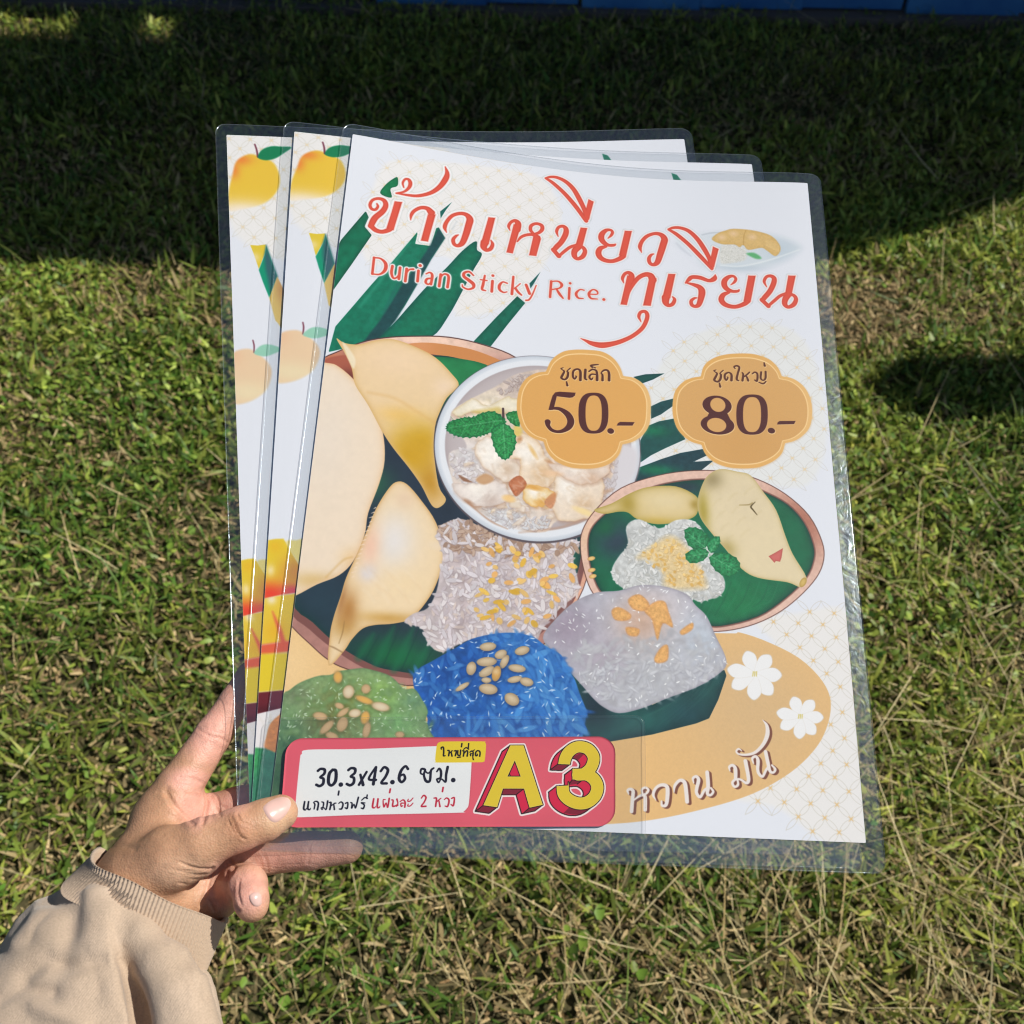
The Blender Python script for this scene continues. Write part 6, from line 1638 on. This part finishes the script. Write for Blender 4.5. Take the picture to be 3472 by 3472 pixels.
gv = FS.chain([hp(618, 1400, -19), hp(688, 1530, -19), hp(752, 1700, -21), hp(800, 1960, -24), hp(830, 2200, -28)], [4.5, 7.5, 9.5, 10.5, 11.5], .004)   # the fold
D = -smin(-D, gv, .004)
D = smin(D, FS.chain([hp(600, 1335, -6), hp(705, 1455, -12), hp(825, 1605, -18), hp(912, 1755, -21), hp(942, 1960, -23), hp(950, 2250, -24)], [7, 8, 9.5, 11.5, 12.5, 14], .005), .005)   # right roll
D = smooth_field(D, 1)
V, F = surface_nets(D, FS.lo, FS.h)
V = relax(V, F, 6)
N = vnormals(V, F); sx_, sy_ = crop1(V)
disp = np.zeros(len(V))
for P, w, a in [([(280, 1240), (330, 1330), (330, 1480), (290, 1600)], 70, -2.6), ([(120, 1640), (230, 1560), (380, 1600), (520, 1570)], 40, -2.4), ([(400, 1190), (370, 1300), (350, 1420)], 44, -1.6), ([(0, 1760), (120, 1700), (260, 1730)], 36, -2.2),
                ([(430, 1220), (520, 1210), (620, 1230)], 18, 1.2), ([(180, 1800), (300, 1850), (420, 1900)], 40, 1.8), ([(70, 1500), (150, 1400), (210, 1290)], 30, 1.5), ([(980, 1500), (1010, 1620), (1040, 1760)], 22, -1.2), ([(890, 1440), (960, 1540), (1020, 1650)], 20, 1.2)]:
    disp += a * .001 * np.exp(-(dline(sx_, sy_, P) / w) ** 2)
disp += .0009 * (fbm(sx_ * .01, sy_ * .01, .9, 81) - .5) * 2
for P, w, a in [([(560, 1300), (600, 1400), (640, 1500)], 9, .5), ([(880, 1500), (940, 1600), (990, 1720)], 9, -.6), ([(820, 1480), (900, 1620), (950, 1760)], 10, -.5), ([(200, 1300), (260, 1270), (330, 1262)], 12, -.7), ([(150, 1480), (180, 1400), (230, 1340)], 10, -.7), ([(420, 1500), (470, 1600), (500, 1720)], 14, -.6), ([(640, 1260), (720, 1340), (790, 1430)], 7, -.5)]:
    disp += a * .001 * np.exp(-(dline(sx_, sy_, P) / w) ** 2)
V = V + N * disp[:, None]
m_knit, nt, b = new_mat('beige jersey knit')
b.inputs['Roughness'].default_value = .95; b.inputs['Sheen Weight'].default_value = .25; b.inputs['Specular IOR Level'].default_value = .1
geo = nd(nt, 'ShaderNodeTexCoord')
mp = nd(nt, 'ShaderNodeMapping'); mp.inputs['Rotation'].default_value = (0, 0, math.radians(25))
wv = nd(nt, 'ShaderNodeTexWave'); wv.inputs['Scale'].default_value = 330; wv.inputs['Distortion'].default_value = 1.2; wv.inputs['Detail'].default_value = 2; wv.inputs['Detail Scale'].default_value = 6
nz = nd(nt, 'ShaderNodeTexNoise'); nz.inputs['Scale'].default_value = 900; nz.inputs['Detail'].default_value = 4
nz2 = nd(nt, 'ShaderNodeTexNoise'); nz2.inputs['Scale'].default_value = 30; nz2.inputs['Detail'].default_value = 5
rp = nd(nt, 'ShaderNodeValToRGB'); rp.color_ramp.elements[0].position = .3; rp.color_ramp.elements[0].color = (.47, .36, .262, 1); rp.color_ramp.elements[1].position = .7; rp.color_ramp.elements[1].color = (.585, .455, .342, 1)
b1 = nd(nt, 'ShaderNodeBump'); b1.inputs['Strength'].default_value = .25; b1.inputs['Distance'].default_value = .0004
b2_ = nd(nt, 'ShaderNodeBump'); b2_.inputs['Strength'].default_value = .5; b2_.inputs['Distance'].default_value = .0006
for t_ in (nz, nz2): nt.links.new(geo.outputs['Object'], t_.inputs['Vector'])
nt.links.new(geo.outputs['Object'], mp.inputs['Vector']); nt.links.new(mp.outputs[0], wv.inputs['Vector'])
nt.links.new(wv.outputs['Fac'], b1.inputs['Height']); nt.links.new(nz.outputs['Fac'], b2_.inputs['Height']); nt.links.new(b1.outputs[0], b2_.inputs['Normal']); nt.links.new(b2_.outputs[0], b.inputs['Normal'])
nt.links.new(nz2.outputs['Fac'], rp.inputs['Fac'])
nz3 = nd(nt, 'ShaderNodeTexNoise'); nz3.inputs['Scale'].default_value = 1300; nz3.inputs['Detail'].default_value = 3
nt.links.new(geo.outputs['Object'], nz3.inputs['Vector'])
rp3 = nd(nt, 'ShaderNodeValToRGB'); rp3.color_ramp.elements[0].position = .3; rp3.color_ramp.elements[0].color = (.88, .88, .88, 1); rp3.color_ramp.elements[1].position = .65; rp3.color_ramp.elements[1].color = (1.06, 1.06, 1.06, 1)
mm = nd(nt, 'ShaderNodeMixRGB'); mm.blend_type = 'MULTIPLY'; mm.inputs[0].default_value = 1
nt.links.new(nz3.outputs['Fac'], rp3.inputs['Fac']); nt.links.new(rp.outputs[0], mm.inputs[1]); nt.links.new(rp3.outputs[0], mm.inputs[2]); nt.links.new(mm.outputs[0], b.inputs['Base Color'])
mesh_obj('sleeve', V, F, [m_knit], person, smooth=True)

# ---- ribbed cuff: a loop of knit with real ribs, from the rim at the wrist back under the bag
m_rib, nt, b = new_mat('beige ribbed knit')
b.inputs['Base Color'].default_value = (.52, .40, .295, 1); b.inputs['Roughness'].default_value = .95; b.inputs['Sheen Weight'].default_value = .2; b.inputs['Specular IOR Level'].default_value = .1
bump_noise(nt, b, 700, .6, .0006)
R0, R1 = np.array([490, 1012.]), np.array([1150, 1362.])
Q0, Q1 = np.array([455, 1195.]), np.array([1010, 1700.])
nth, nt_ = 896, 60
th = np.linspace(0, 2 * np.pi, nth, endpoint=False)
Vc = []
for i in range(nt_ + 1):
    t = i / nt_ * 1.25 - .03
    a = R0 + (Q0 - R0) * max(t, 0); b_ = R1 + (Q1 - R1) * max(t, 0)
    A = hp(a[0], a[1], 12 + 4 * t); B = hp(b_[0], b_[1], 10 + 5 * t)
    c = (A + B) / 2; maj = (B - A) / 2
    axd = hp(640, 1350, 12) - hp(820, 1187, 12); axd /= np.linalg.norm(axd)
    mnr = np.cross(maj, axd); mnr /= np.linalg.norm(mnr)
    if mnr @ CN < 0: mnr = -mnr
    bulge = 1 + .03 * math.sin(t * 3.1)
    mr = (.0305 - .001 * t) * bulge
    rib = .00034 * np.cos(th * 112) * (1 + .3 * math.cos(i * 2.1))
    lip = -.0012 if i == 0 else (.0004 if i == 1 else 0)
    skew = axd * .004
    wob = .0012 * np.sin(th * 3 + 1) + .0008 * np.sin(th * 5 + 2)
    ct, sn = np.cos(th), np.sin(th)
    L = np.linalg.norm(maj)
    Vc.append(c + np.outer(ct * (1 + (rib + lip) / L), maj) + np.outer(sn * (mr + rib + lip), mnr) + np.outer(wob, axd) + np.outer(np.clip(sn, 0, 1) * 1.0, skew))
inner_ = Vc[0] + (Vc[0].mean(0) - Vc[0]) * .035 + axd * .018
Vc = [inner_] + Vc
Vc = np.concatenate(Vc); nr = nt_ + 2
ii = np.arange(nr * nth).reshape(nr, nth)
Fc = np.stack([ii[:-1], np.roll(ii[:-1], -1, 1), np.roll(ii[1:], -1, 1), ii[1:]], -1).reshape(-1, 4)
mesh_obj('cuff', Vc, Fc, [m_rib], person, smooth=True)
